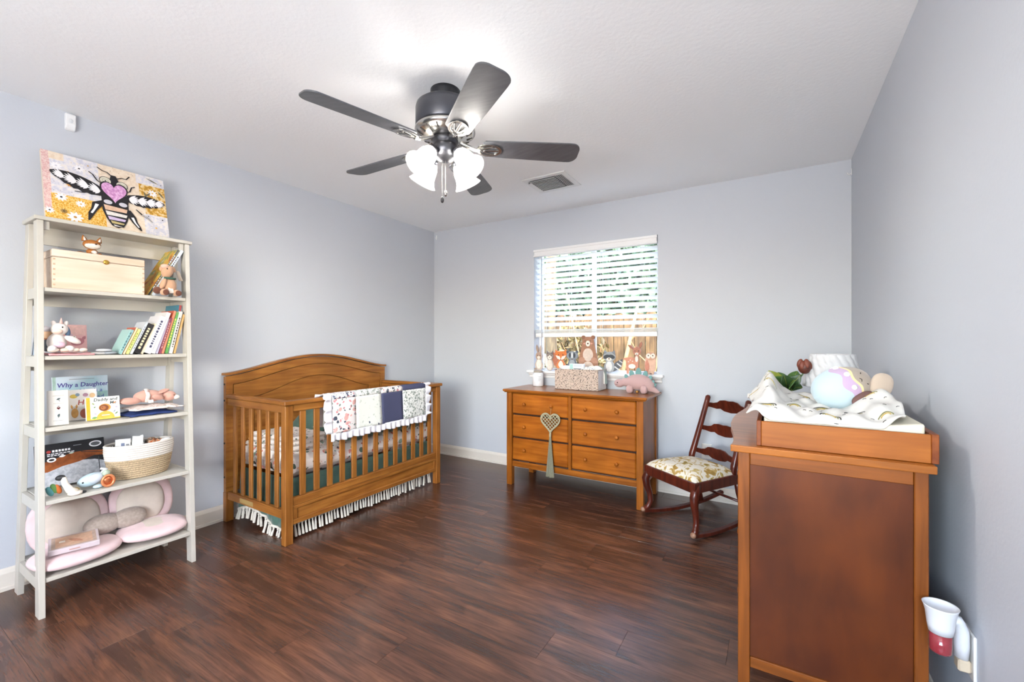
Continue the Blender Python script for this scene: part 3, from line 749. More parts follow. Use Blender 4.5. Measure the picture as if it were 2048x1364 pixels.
# patchwork quilt hung over the front rail
RUF = P('white_ruffle_cotton', 'e9e8ee', .9, sheen=.2)
Q = [spots('patch_grey_floral', 'e8e6e8', ['4a5068', '6a7086', 'd98f94', '39405a'], 42, .36),
     spots('patch_rose_floral', 'efe8e4', ['d98f94', '7d8a80', '4a5160', 'e3b0a8', '4a5160'], 26, .38),
     spots('patch_triangles', 'e6e8e0', ['5a6270', 'c9d0c4', 'd8dcd0', 'c9d0c4'], 30, .22),
     stripes('patch_navy_dash', '3e415c', '565a75', (0, 1, .8), 90, duty=.45), spots('patch_leafy', 'ebece8', ['8b958c', '9aa39a', 'b8beb6'], 45, .4)]
qu = thing('patchwork_quilt', 'patchwork baby quilt with white ruffle draped over crib rail', 'quilt', (-2.46, 2.22, .57))
def qpt(y, s_):
    """s_: 0 at the lower front hem, rising to the rail, over it and down the inside"""
    x_out = CX1+.022; zt = .868
    if s_ < .25: x, z = x_out+.006*math.sin(y*21)*(1-s_*4), .618+s_
    elif s_ < .35:
        a = (s_-.25)/.10*math.pi; x, z = CX1-.018+.04*math.cos(a), zt+.010*math.sin(a)
    else: x, z = CX1-.058, zt-(s_-.35)
    return (x, y, z)
ys = [1.79, 1.978, 2.2, 2.412, 2.668]
pm = [[1, 2, 3, 4], [0, 4, 1, 3], [2, 0, 4, 1]]
ss = [0, .225, .40, .56]
for r in range(3):
    for c in range(4):
        a, b_ = ys[c], ys[c+1]
        G().grid(lambda u, v_: qpt(a+(b_-a)*u-.04*(ss[r]+(ss[r+1]-ss[r])*v_), ss[r]+(ss[r+1]-ss[r])*v_), 8, 14).build('patch', Q[pm[r][c]], qu, smooth=True, solid=.007)
g = G()
g.grid(lambda u, v_: (CX1+.026+(.010*math.sin(u*118)+.004*math.sin(u*61))*v_, 1.775+.905*u, .622-.052*v_+.004*math.sin(u*40)*v_), 240, 5)
g.build('ruffle', RUF, qu, smooth=True, solid=.003)
for e, (y0, sg) in enumerate(((1.79, -1), (2.668, 1))):
    def fn(u, v_):
        p = qpt(y0-.04*(u*.56), u*.56); k = (.014*math.sin(u*52+e)+.005*math.sin(u*97))
        return (p[0]+k*v_*(1 if u < .55 else -1)*.9+.004, p[1]+sg*(.056*v_), p[2]+.008*math.cos(u*50)*v_)
    G().grid(fn, 130, 5).build('ruffle', RUF, qu, smooth=True, solid=.003)
# folded blanket and green pillow inside the crib
FLOR2 = spots('blanket_floral', 'efe8e2', ['8c9c8c', 'd3a79c', '6f7f74'], 22, .25)
fb = thing('folded_blanket', 'white floral blanket folded at the near end of crib mattress', 'blanket', (-2.9, 1.72, .511))
for k in range(3): G().box(-3.1+.02*k, -2.62, 1.57+.012*k, 1.86+.004*k, .5125+k*.031, .5125+k*.031+.03, .013).build('fold', FLOR2, fb, bevel=.008)
gp = thing('green_pillow', 'dark green pillow with cream piping lying on the folded blanket', 'pillow', (-2.95, 1.88, .6))
Mp = Matrix.Translation((-2.93, 1.985, .622)) @ Euler((R(38), R(4), R(10))).to_matrix().to_4x4()
G().ell((0, 0, 0), (.16, .115, .045), 24, 12, e=.55).xf(Mp).build('cover', GREEN, gp, smooth=True)
G().tube([Mp @ Vector((.158*math.copysign(abs(math.cos(a))**.55, math.cos(a)), .113*math.copysign(abs(math.sin(a))**.55, math.sin(a)), 0)) for a in [2*math.pi*i/40 for i in range(40)]], .006, 6, closed=True).build('piping', CORD, gp, smooth=True)
bu = thing('green_bumper_roll', 'long rolled green blanket with floral edge lying along the crib mattress', 'blanket', (-2.62, 2.4, .511))
G().tube([(-2.585+.01*math.sin(i), 1.93+i*.0875, .556+.006*math.sin(i*1.7)) for i in range(11)], [.035, .042, .044, .04, .043, .045, .041, .044, .042, .045, .036], 14, flat=.95).build('roll', GREEN, bu, smooth=True)
for yy in (2.03, 2.3, 2.56, 2.72):
    G().tube([(-2.585+.048*math.cos(a), yy+.03*math.sin(a*.5), .556+.047*math.sin(a)) for a in [2*math.pi*i/16 for i in range(16)]], .009, 6, closed=True, flat=.6).build('tie', FLOR2, bu, smooth=True)
# ------------------------------------------------------------------ six-drawer dresser under the window
DR = wood('dresser_drawer_wood', '964e10', 'ba6c1f', 'x', 40, .34)
def knob(p, d, parent, r=.015, m=None):
    d = Vector(d); M = d.to_track_quat('Z', 'Y').to_matrix().to_4x4(); M.translation = Vector(p)
    return G().lathe([(.006, 0), (.006, .008), (r*.8, .012), (r, .018), (r*.92, .024), (r*.5, .028), (.001, .029)], 18, M).build('knob', m or OAKZ, parent, smooth=True)
DX0, DX1, DY0, DY1, DT = -1.962, -.802, 3.142, 3.585, .797
d1 = thing('wide_dresser', 'six-drawer honey wood dresser under the window', 'dresser', ((DX0+DX1)/2, (DY0+DY1)/2, 0))
G().box(DX0-.03, DX1+.03, DY0-.022, DY1+.012, DT, .817, .006).build('top', OAKT, d1)
G().box(DX0-.018, DX1+.018, DY0-.012, DY1+.006, DT-.008, DT-.0005, .003).build('top_moulding', OAKX, d1)
for x0 in (DX0, DX1-.05):
    for y0 in (DY0, DY1-.05): G().box(x0, x0+.05, y0, y0+.05, 0, DT-.009, .003).build('leg', OAKZ, d1)
for x0 in (DX0+.008, DX1-.02): G().box(x0, x0+.012, DY0+.051, DY1-.051, .16, DT-.009).build('side_panel', OAKZ, d1)
G().box(DX0+.051, DX1-.051, DY1-.02, DY1-.01, .16, DT-.009).build('back_panel', DARK, d1)
G().box(DX0+.051, DX1-.051, DY0+.01, DY0+.03, .158, .205, .003).build('apron', OAKX, d1)
xm_ = -1.378
G().box(xm_-.012, xm_+.012, DY0+.006, DY0+.04, .206, DT-.009, .002).build('centre_stile', OAKZ, d1)
G().box(DX0+.051, DX1-.051, DY0+.03, DY0+.038, .206, DT-.009).build('inner_frame', P('drawer_gap_brown', '2f160a', .7), d1)
for (x0, x1) in ((DX0+.054, xm_-.015), (xm_+.015, DX1-.054)):
    for (z0, z1) in ((.218, .403), (.415, .599), (.612, .783)):
        dw = G().box(x0, x1, DY0+.006, DY0+.029, z0, z1, .008).build('drawer', DR, d1)
        for kx in (.238, .725): knob((x0+(x1-x0)*kx, DY0+.006, (z0+z1)/2), (0, -1, 0), dw, m=DR)
# macrame heart hanging from a knob
MAC = P('sage_macrame_cord', 'a8a184', .9, bump=.5, bscale=400)
TAS = P('sage_tassel_thread', '8b8872', .9, bump=.5, bscale=300, var=.25)
hx, hy = -1.531, DY0-.03
mh = thing('macrame_heart', 'woven sage heart with long tassel hanging from the dresser knob', 'wall hanging', (hx, hy, .13))
hp = heartp(hx, .565, .165, .155, 48)
G().tube([(a, hy, b_) for a, b_ in hp], .0065, 8, closed=True).build('heart_rim', MAC, mh, smooth=True)
def inside(x, z):
    c = False; n = len(hp); j = n-1
    for i in range(n):
        if (hp[i][1] > z) != (hp[j][1] > z) and x < (hp[j][0]-hp[i][0])*(z-hp[i][1])/(hp[j][1]-hp[i][1])+hp[i][0]: c = not c
        j = i
    return c
for sg in (-1, 1):
    for k in range(-4, 5):
        off = k*.021; run = []
        for i in range(-60, 61):
            t = i*.0025; x = hx+off*.7+t*.7; z = .565+sg*(t*.7)-sg*off*.7
            if inside(x, z): run.append((x, hy+.0018*sg, z))
        if len(run) > 6: G().tube([run[0], run[len(run)//2], run[-1]], .0036, 5).build('lattice_cord', MAC, mh)
G().tube([(hx, hy, .618), (hx, DY0-.012, .695), (hx+.004, DY0-.007, .70)], .0016, 5).build('loop', MAC, mh)
G().lathe([(.006, .49), (.009, .483), (.009, .462), (.007, .455)], 12, Matrix.Translation((hx, hy, 0))).build('collar', MAC, mh, smooth=True)
tas0 = None
for i in range(26):
    a = i*2.4; rr = .0035*math.sqrt(i)
    x1, y1 = hx+.036*math.cos(a)*math.sqrt(i/26), hy+.009*math.sin(a)*math.sqrt(i/26)
    G().tube([(hx+.006*math.cos(a), hy+.004*math.sin(a), .457), ((hx+x1)/2, (hy+y1)/2, .32), (x1, y1, .135+random.uniform(-.006, .01))], [.0022, .0034, .0042], 6).build('tassel_strand', TAS, mh)
# jar, speckled basket, dinosaur on the dresser
ZT = .8175
jx, jy = -1.845, 3.50
j = thing('lotion_jar', 'white jar with pale wooden lid at left end of dresser', 'jar', (jx, jy, ZT))
TJ = Matrix.Translation((jx, jy, 0))
JW = P('jar_white', 'eceef2', .35)
G().lathe([(.001, ZT+.0005), (.046, ZT+.0005), (.05, ZT+.006), (.05, ZT+.105), (.046, ZT+.118), (.038, ZT+.124), (.001, ZT+.124)], 28, TJ).build('jar_body', JW, j, smooth=True, bevel=.002)
G().lathe([(.001, ZT+.1245), (.04, ZT+.1245), (.041, ZT+.14), (.038, ZT+.143), (.001, ZT+.143)], 28, TJ).build('lid', P('bamboo_lid', 'a59c90', .5), j, smooth=True)
Mj = frame((jx+.0508*.64, jy-.0508*.77, ZT+.075), (.77, .64, 0), (0, 0, 1))
prints('label_print', [(rectp(-.012, .012-k*.012, .010 if k % 2 else .014, .0145-k*.012), P('print_grey', '8d9096', .6)) for k in range(4)], Mj, j)
SPECK = blob('speckled_woven_paper', [(.40, '5a5452'), (.45, 'c9b3a4'), (.54, 'd6c2b3'), (.58, '6f6660'), (.62, 'd6c6b8')], (100, 100, 100), 2, .9, .2, bump=.6)
LINW = stripes('white_black_dash_cloth', 'efeeec', '55555a', (0, 1, .05), 60, duty=.22)
bk = thing('speckled_basket', 'speckled pink and grey woven storage basket on dresser', 'basket', (-1.42, 3.42, ZT))
BX0, BX1, BY0, BY1, BZ = -1.60, -1.215, 3.34, 3.55, ZT+.17
G().box(BX0, BX1, BY0, BY0+.012, ZT+.001, BZ, .004).build('front_panel', SPECK, bk)
G().box(BX0, BX1, BY1-.012, BY1, ZT+.001, BZ, .004).build('back_panel', SPECK, bk)
G().box(BX0, BX0+.012, BY0+.0125, BY1-.0125, ZT+.001, BZ, .004).build('side_panel', LINW, bk)
G().box(BX1-.012, BX1, BY0+.0125, BY1-.0125, ZT+.001, BZ, .004).build('side_panel', LINW, bk)
G().box(BX0+.0125, BX1-.0125, BY0+.0125, BY1-.0125, ZT+.001, ZT+.009).build('base', SPECK, bk)
G().tube([(BX0, BY0, BZ), (BX1, BY0, BZ), (BX1, BY1, BZ), (BX0, BY1, BZ)], .004, 6, closed=True).build('rim', SPECK, bk)
c = tag(G().box(-1.50, -1.37, 3.42, 3.455, ZT+.0095, BZ+.045, .004).build('cloth_pack', [P('pack_white', 'eef0f2', .5)]), 'white printed pack standing in the speckled basket', 'pack')
prints('pack_print', [(rectp(-.06, -.012, -.03, .03), P('mint', 'a9d0cc', .6)), (rectp(-.025, .008, .05, .026), P('pale_grey', 'cfd3da', .6)), (rectp(-.025, -.012, .045, -.004), P('print_grey', '8d9096', .6))], FY(-1.435, 3.4195, BZ+.012), c)
c = tag(G().lathe([(.001, 0), (.04, 0), (.042, .01), (.042, .165), (.036, .186), (.001, .19)], 20, Matrix.Translation((-1.545, 3.45, ZT+.0095))).build('feeding_bottle', P('bottle_white', 'eef1f0', .3), smooth=True), 'white bottle at the left inside the speckled basket', 'bottle')
c = tag(G().ell((-1.315, 3.39, BZ-.015), (.055, .035, .04), 16, 10, e=.8).build('rolled_cloth', spots('dotted_white_cloth', 'e9e9e6', ['8d9490', '6f7672'], 60, .3), smooth=True), 'small dotted white cloth roll in the speckled basket', 'cloth')
for k, (x, c_) in enumerate([(-1.285, 'e9e4da'), (-1.268, '4a423c'), (-1.248, 'efeee8'), (-1.232, '7b8684')]):
    M = frame((x-.02, 3.45+.012*(k % 2), BZ-.06), (.86, .5, 0), (0, 0, 1))
    tag(G().prism(ellp(0, 0, .07, .092, 20, a0=0, a1=180)+[(-.07, -.06), (.07, -.06)], -.003, .003, M).build('nappy', P('nappy_%d' % k, c_, .9)),
        ['cream folded nappy leftmost of the four in the speckled basket', 'dark brown folded nappy in the speckled basket', 'white folded nappy in the speckled basket', 'grey folded nappy rightmost of the four in the speckled basket'][k], 'nappy', 'folded nappies in the basket')
# pink stegosaurus plush
PINK = P('dusty_pink_knit', 'c0a09e', .95, bump=.5, bscale=220, sheen=.3)
TEAL = P('teal_felt', '6f9a98', .9)
dn = thing('dinosaur_plush', 'dusty pink stegosaurus plush with teal back plates on dresser', 'plush toy', (-.90, 3.42, ZT))
DYc = 3.40
g = G(); g.ell((-.905, DYc, .905), (.105, .052, .062), 20, 12)
g.ell((-.985, DYc, .895), (.06, .04, .035), 16, 10, (0, 20, 0)); g.ell((-.835, DYc, .89), (.06, .042, .042), 16, 10, (0, 28, 0))
g.ell((-1.055, DYc-.01, .89), (.042, .034, .034), 16, 10); g.ell((-1.02, DYc, .892), (.04, .028, .026))
for i, (x, r_) in enumerate([(-.815, .03), (-.80, .024), (-.786, .02), (-.776, .016), (-.768, .013)]): g.ell((x, DYc, ZT+.045-.007*i), (.026, r_, r_))
b_ = g.build('body', PINK, dn, remesh=.006)
for x, y in ((-.965, -.03), (-.965, .03), (-.855, -.032), (-.855, .032)):
    G().ell((x, DYc+y, ZT+.032), (.027, .023, .0315), 14, 10, e=.8).build('leg', PINK, dn, smooth=True)
for i, (x, z, h) in enumerate([(-.995, .93, .028), (-.955, .955, .036), (-.905, .968, .042), (-.855, .955, .034), (-.82, .93, .026), (-.80, .90, .022), (-.785, .88, .018)]):
    a = (x+.905)*5; M = frame((x, DYc, z), (math.cos(a), 0, -math.sin(a)), (math.sin(a), 0, math.cos(a)))
    G().prism(ellp(0, .006, h*.55, h, 16), -.004, .004, M).build('back_plate', TEAL, dn, bevel=.0015)
G().ell((-1.06, DYc-.043, .897), (.004, .003, .005), 8, 6).build('eye', DARK, dn, smooth=True)
G().tube([(-1.078, DYc-.038, .884), (-1.07, DYc-.042, .881), (-1.06, DYc-.043, .883)], .0011, 5).build('mouth', DARK, dn)
G().ell((-.91, DYc-.02, ZT+.0125), (.013, .012, .012), 12, 8).build('brass_bell', P('brass', 'c99a55', .3, .8), dn, smooth=True)

# ------------------------------------------------------------------ painted wooden animals on the sill
SZ = WZ0+.0202; SY = YB+.012
def cutout(name, label, x, base, details, y=SY, t=.012, sc=1.0):
    M = Matrix.Translation((x, y, SZ+.0005)) @ Matrix((Vector((1, 0, 0)), Vector((0, 0, 1)), Vector((0, -1, 0)))).transposed().to_4x4()
    o = thing(name, label, 'animal cutout', (x, y, SZ), 'painted wooden animals on the window sill')
    for i, (pn, poly, m) in enumerate(base):
        G().prism([(a*sc, b_*sc) for a, b_ in poly], -t/2-.0003*i, t/2+.0003*i, M).build(pn, m, o)
    if details:
        for i, (pn, poly, m) in enumerate(details):
            G().prism([(a*sc, b_*sc) for a, b_ in poly], t/2+.0015, t/2+.0022+.0004*i, M).build(pn, m, o)
def C(c): return P('paint_'+c, c, .6, var=.12, bscale=60)
def body(w, h, n=22, top=.6): return [(w/2*math.copysign(abs(math.cos(a))**.75, math.cos(a))*(1 if math.sin(a) < 0 else (1-(1-top)*max(0, math.sin(a)))), h/2+h/2*math.sin(a)*(1 if math.sin(a) > 0 else 1)) for a in [2*math.pi*i/n for i in range(n)]]
def flatb(p): return [(a, max(b_, 0)) for a, b_ in p]
INK = C('5a4036'); CRM = C('efe6da')
cutout('rabbit_cutout', 'painted grey brown rabbit cutout at far left of sill', -1.915,
       [('body', flatb(body(.085, .115)), C('cbb9aa')), ('head', ellp(0, .135, .035, .04), C('b79c8a')), ('ear', leafp(-.012, .165, -.025, .245, .012), C('a99182')), ('ear', leafp(.014, .165, .022, .24, .012), C('c9b4a4'))],
       [('belly', ellp(0, .06, .026, .045), CRM), ('muzzle', ellp(0, .122, .016, .014), CRM), ('eye', ellp(-.013, .142, .004, .005, 10), INK), ('eye', ellp(.013, .142, .004, .005, 10), INK), ('paw', ellp(-.035, .012, .014, .011), C('9b877b'))])
cutout('chipmunk_cutout', 'painted grey squirrel cutout between the rabbit and the fox', -1.80,
       [('body', flatb(body(.08, .12)), C('b9aca4')), ('head', ellp(0, .135, .036, .035), C('8f837c')), ('ear', [(-.034, .15), (-.028, .185), (-.012, .163)], C('6f625c')), ('ear', [(.034, .15), (.028, .185), (.012, .163)], C('6f625c')), ('tail', leafp(-.03, .03, -.052, .16, .02), C('e8e4de'))],
       [('belly', ellp(0, .055, .028, .048), C('e6d8cc')), ('face', ellp(0, .125, .022, .02), CRM), ('eye', ellp(-.014, .14, .004, .005, 10), INK), ('eye', ellp(.014, .14, .004, .005, 10), INK), ('nose', ellp(0, .125, .005, .004, 10), INK)])
cutout('fox_cutout', 'painted orange fox cutout with bushy tail behind the basket', -1.69,
       [('tail', leafp(-.03, .02, -.075, .175, .035), C('b9745a')), ('body', flatb(body(.09, .11)), C('d9824a')), ('head', [(-.06, .155), (-.055, .20), (-.035, .182), (.03, .184), (.05, .20), (.058, .155), (.04, .115), (0, .095), (-.04, .115)], C('d97a3c'))],
       [('chest', leafp(0, .02, 0, .1, .025), CRM), ('cheek', [(-.052, .145), (-.01, .135), (0, .10), (-.035, .115)], CRM), ('cheek', [(.052, .145), (.01, .135), (0, .10), (.035, .115)], CRM), ('eye', ellp(-.022, .15, .005, .006, 10), INK), ('eye', ellp(.022, .15, .005, .006, 10), INK), ('nose', ellp(0, .103, .007, .005, 10), INK)], y=SY+.01)
cutout('badger_cutout', 'painted grey badger cutout between the fox and the bear', -1.575,
       [('body', flatb(body(.095, .13)), C('6f7780')), ('head', ellp(0, .145, .055, .04), C('8b939b')), ('ear', ellp(-.045, .178, .013, .012), C('4d545c')), ('ear', ellp(.045, .178, .013, .012), C('4d545c'))],
       [('stripe', leafp(-.022, .12, -.022, .175, .011), C('3d434a')), ('stripe', leafp(.022, .12, .022, .175, .011), C('3d434a')), ('blaze', leafp(0, .115, 0, .18, .009), C('e9ebec')), ('belly', ellp(0, .06, .03, .05), C('a5acb3')), ('nose', ellp(0, .112, .007, .006, 10), INK)], y=SY+.006)
cutout('bear_cutout', 'tall painted brown bear cutout, largest animal on the sill', -1.415,
       [('body', [(-.075, .0), (.075, .0), (.09, .06), (.088, .12), (.07, .19), (.058, .25), (.05, .29), (.04, .315), (-.04, .315), (-.05, .29), (-.058, .25), (-.07, .19), (-.088, .12), (-.09, .06)], C('a5765c')), ('ear', ellp(-.045, .31, .017, .017), C('8d6049')), ('ear', ellp(.045, .31, .017, .017), C('8d6049'))],
       [('belly', ellp(0, .155, .048, .058), C('d9c5b6')), ('lower_belly', ellp(0, .05, .05, .045), C('d9c5b6')), ('arm', ellp(-.06, .105, .033, .026, 16, 30), C('bb8d74')), ('arm', ellp(.06, .105, .033, .026, 16, -30), C('bb8d74')), ('muzzle', ellp(0, .255, .02, .026), CRM), ('nose', ellp(0, .255, .009, .007, 10), INK), ('eye', ellp(-.025, .278, .005, .004, 10), INK), ('eye', ellp(.025, .278, .005, .004, 10), INK), ('cheek', ellp(-.034, .255, .009, .007, 10), C('d9a08e')), ('cheek', ellp(.034, .255, .009, .007, 10), C('d9a08e'))], y=SY-.012)
cutout('raccoon_cutout', 'painted grey raccoon cutout with striped tail right of the basket', -1.225,
       [('tail', leafp(.03, .01, .115, .12, .03), C('5b5f64')), ('body', flatb(body(.095, .115)), C('a7abae')), ('head', ellp(0, .14, .055, .043), C('9da2a6')), ('ear', [(-.052, .155), (-.045, .195), (-.02, .178)], C('767b80')), ('ear', [(.052, .155), (.045, .195), (.02, .178)], C('767b80'))],
       [('mask', ellp(-.022, .14, .03, .018, 16, 15), C('3d4247')), ('mask', ellp(.022, .14, .03, .018, 16, -15), C('3d4247')), ('muzzle', ellp(0, .118, .024, .014), CRM), ('nose', ellp(0, .122, .007, .006, 10), INK), ('belly', ellp(0, .055, .028, .045), C('e2e1de')), ('tail_stripe', strokep([(.05, .055), (.085, .03)], .011), C('d6d8d9')), ('tail_stripe', strokep([(.07, .085), (.108, .058)], .011), C('d6d8d9')), ('tail_stripe', strokep([(.09, .108), (.118, .09)], .009), C('d6d8d9'))])
cutout('deer_cutout', 'painted spotted fawn cutout standing between raccoon and owl', -1.02,
       [('body', [(-.05, .0), (-.034, .0), (-.03, .05), (.02, .05), (.026, .0), (.042, .0), (.046, .07), (.048, .12), (.03, .135), (-.03, .14), (-.055, .135), (-.085, .125), (-.06, .11), (-.056, .06)], C('cf8f74')), ('neck', [(.012, .115), (.048, .115), (.05, .165), (.025, .17)], C('c5866d')), ('head', ellp(.035, .19, .034, .038), C('b57a64')), ('ear', leafp(.01, .205, -.04, .245, .012), C('a56d58')), ('ear', leafp(.055, .21, .075, .27, .012), C('a56d58'))],
       [('spots', ellp(-.02, .115, .006, .004, 10), CRM), ('spots', ellp(.0, .105, .006, .004, 10), CRM), ('spots', ellp(-.035, .10, .006, .004, 10), CRM), ('chest', ellp(.034, .125, .012, .026), CRM), ('belly', ellp(-.005, .062, .03, .02), CRM), ('muzzle', ellp(.035, .168, .014, .011), CRM), ('eye', ellp(.02, .192, .004, .005, 10), INK), ('eye', ellp(.05, .192, .004, .005, 10), INK), ('nose', ellp(.035, .166, .005, .004, 10), INK)])
cutout('owl_cutout', 'painted pinkish barn owl cutout at far right of sill', -.875,
       [('body', [(-.03, .0), (.026, .0), (.042, .05), (.046, .11), (.04, .15), (-.034, .15), (-.044, .11), (-.046, .05)], C('dcb49c')), ('head', ellp(.004, .15, .042, .034), C('c99a80'))],
       [('face', ellp(-.014, .152, .019, .021), CRM), ('face', ellp(.022, .152, .019, .021), CRM), ('wing', leafp(-.022, .005, -.026, .125, .018), C('c5826c')), ('eye', ellp(-.014, .155, .005, .006, 10), INK), ('eye', ellp(.022, .155, .005, .006, 10), INK), ('beak', [(0, .146), (.008, .146), (.004, .134)], C('b58a4a')), ('foot', ellp(.006, .005, .01, .004, 10), INK)])
# ------------------------------------------------------------------ white ladder bookcase by the left wall
SHW = P('cream_white_lacquer', 'c2beb4', .4, var=.03, bscale=12)
bc = thing('ladder_bookcase', 'cream white ladder bookcase with slanted legs by left wall', 'bookcase', (-2.94, .84, 0))
xf = lambda z: -2.738-.132*z/1.79
xb = lambda z: -3.152+.09*z/1.79
ysh = lambda z: .02*z/1.79
def leg(front, y0, y1):
    g = G(); w = .058
    vs_ = []
    for z in (0, 1.774):
        a = xf(z) if front else xb(z)+w; d = ysh(z)
        vs_ += [(a-w, y0+d, z), (a, y0+d, z), (a, y1+d, z), (a-w, y1+d, z)]
    g.add(vs_, [(0, 3, 2, 1), (4, 5, 6, 7), (0, 1, 5, 4), (1, 2, 6, 5), (2, 3, 7, 6), (3, 0, 4, 7)])
    g.build('leg', SHW, bc, bevel=.0015)
for fr in (True, False):
    leg(fr, .535, .556); leg(fr, 1.113, 1.134)
LV = [.165, .50, .825, 1.15, 1.465]
for z in LV:
    d = ysh(z)
    G().box(xb(z)+.003, xf(z)-.004, .557+d, 1.112+d, z-.018, z, .0015).build('shelf', SHW, bc)
    G().box(xb(z)+.006, xb(z)+.022, .558+d, 1.111+d, z-.075, z-.0185).build('back_rail', SHW, bc)
    for y0 in (.5375, 1.1155): G().box(xb(z)+.06, xf(z)-.06, y0+d, y0+.016+d, z-.05, z-.002).build('side_rail', SHW, bc)
G().box(xb(1.78)-.006, xf(1.78)+.008, .545, 1.166, 1.775, 1.793, .002).build('top', SHW, bc)
G().box(xb(1.75)+.006, xb(1.75)+.022, .578, 1.131, 1.69, 1.7745).build('back_rail', SHW, bc)
for y0 in (.578, 1.110): G().box(xf(1.75)-.03, xf(1.75)-.014, y0, y0+.02, 1.735, 1.7745, .001).build('corner_block', SHW, bc)

# bee painting on top
bp_ = thing('bee_painting', 'canvas painting of a black winged bee with pink heart on bookcase', 'painting', (-3.05, .868, 1.7935))
Mb = frame((-3.03, .617, 1.794), (0, 1, 0), (-.10, 0, .39))
cw, chh = .505, .40
G().box(0, cw, 0, chh, -.02, 0).xf(Mb).build('canvas', P('canvas_beige', 'd9cbbb', .8), bp_)
U = lambda pts: [(a*cw, b*chh) for a, b in pts]
BLK = P('paint_black', '1d1b20', .7); WHT = P('paint_white', 'f0eef0', .7); GRY = P('paint_pale_grey', 'cfcdd6', .8)
YEL = blob('paint_mustard', [(.4, 'd49a34'), (.5, 'eab858'), (.6, 'f0cc84')], (150, 150, 150), 2, .8)
LAV = blob('paint_lilac_grey', [(.35, 'c9c9d6'), (.5, 'dedbe0'), (.62, 'e9e2dc')], (60, 60, 60), 3, .8)
PCH = blob('paint_peach', [(.35, 'e2cdb4'), (.6, 'ecdcc8')], (60, 60, 60), 3, .8)
PNK = blob('paint_pink_strip', [(.4, 'd9aca8'), (.6, 'e6cfc8')], (120, 120, 120), 2, .8)
OCH = blob('paint_ochre', [(.4, 'b98a34'), (.5, 'd9a94e'), (.6, 'e6cfa0')], (70, 70, 70), 2, .8)
HRT = blob('paint_heart_pink', [(.35, 'c183ba'), (.55, 'd9a3d0'), (.65, 'e6bde0')], (90, 90, 90), 2, .8)
T1, T2, T3, T4 = C('dcb79c'), C('e4ded8'), C('cbb9d9'), C('c3b27a')
ly = [(U(rectp(.045, .40, .43, 1)), LAV), (U(rectp(0, .2, .055, 1)), PNK), (U(rectp(.0, 0, .45, .20)), YEL), (U(rectp(.05, .2, .45, .43)), YEL), (U(rectp(.42, .52, .76, 1)), PCH),
      (U(rectp(.76, .40, 1, .86)), OCH), (U(rectp(.74, .86, 1, 1)), LAV), (U(rectp(.45, 0, .8, .52)), PCH), (U(rectp(.78, 0, 1, .40)), LAV), (U(rectp(.05, .9, .16, 1)), PCH)]
random.seed(11)
def daisy(u, v, r, c=WHT, cc=YEL, n=9):
    for k in range(n):
        a = 2*math.pi*k/n; ly.append((leafp(u*cw, v*chh, u*cw+r*math.cos(a), v*chh+r*math.sin(a), r*.2, 4), c))
    ly.append((ellp(u*cw, v*chh, r*.2, r*.2, 8), cc))
for (u, v, r, c, cc) in [(.21, .06, .034, WHT, C('b9863c')), (.26, .28, .022, WHT, YEL), (.12, .33, .026, WHT, BLK), (.27, .84, .022, WHT, BLK), (.1, .8, .024, WHT, GRY), (.18, .72, .016, C('e0a050'), C('b9702c')), (.3, .66, .014, C('e0a050'), C('b9702c')),
                       (.88, .72, .026, WHT, YEL), (.95, .58, .02, WHT, BLK), (.88, .12, .028, GRY, YEL), (.95, .28, .02, GRY, BLK), (.82, .3, .016, GRY, BLK), (.34, .92, .018, GRY, YEL), (.03, .1, .02, WHT, BLK), (.19, .55, .016, C('e0a050'), BLK), (.13, .12, .016, C('9b7a44'), BLK), (.97, .9, .014, GRY, BLK)]: daisy(u, v, r, c, cc)
for k in range(90):
    u, v = random.random(), random.random(); ly.append((ellp(u*cw, v*chh, .0014+.001*random.random(), .0014, 6), random.choice([BLK, BLK, C('9b6a2c'), GRY])))
for (a, b) in [((.80, .62), (.86, .72)), ((.82, .58), (.80, .72)), ((.84, .56), (.9, .64)), ((.93, .78), (.99, .66)), ((.83, .97), (.95, .9))]: ly.append((leafp(a[0]*cw, a[1]*chh, b[0]*cw, b[1]*chh, .004, 5), C('6d6a55')))
# wings
def wing(root, tip, w, side):
    rx, ry = root; tx, ty = tip
    n = 12; up = []; dn = []
    for i in range(n+1):
        t = i/n; x = rx+(tx-rx)*t; y = ry+(ty-ry)*t; ww = w*(math.sin(math.pi*min(1, .12+t*.86))**.7)
        up.append((x, y+ww*.45)); dn.append((x, y-ww*(.55+.06*math.sin(i*3))))
    ly.append((U(up+dn[::-1]), BLK))
    for k in range(4):
        t0 = .06+k*.23; bx = rx+(tx-rx)*t0; by = ry+(ty-ry)*t0-w*.02
        for q in range(7):
            a = -1.05+.30*q; ln = (.115 if k < 3 else .09)*(1-.06*abs(q-3))
            ex = bx+side*ln*math.cos(a)*.95; ey = by+(ty-ry)*.22+ln*math.sin(a)*1.25*(.9 if side > 0 else .9)
            ly.append((leafp(bx*cw, by*chh, ex*cw, ey*chh, .0052, 6), WHT))
wing((.445, .55), (.05, .70), .24, -1); wing((.635, .53), (.985, .56), .20, 1)
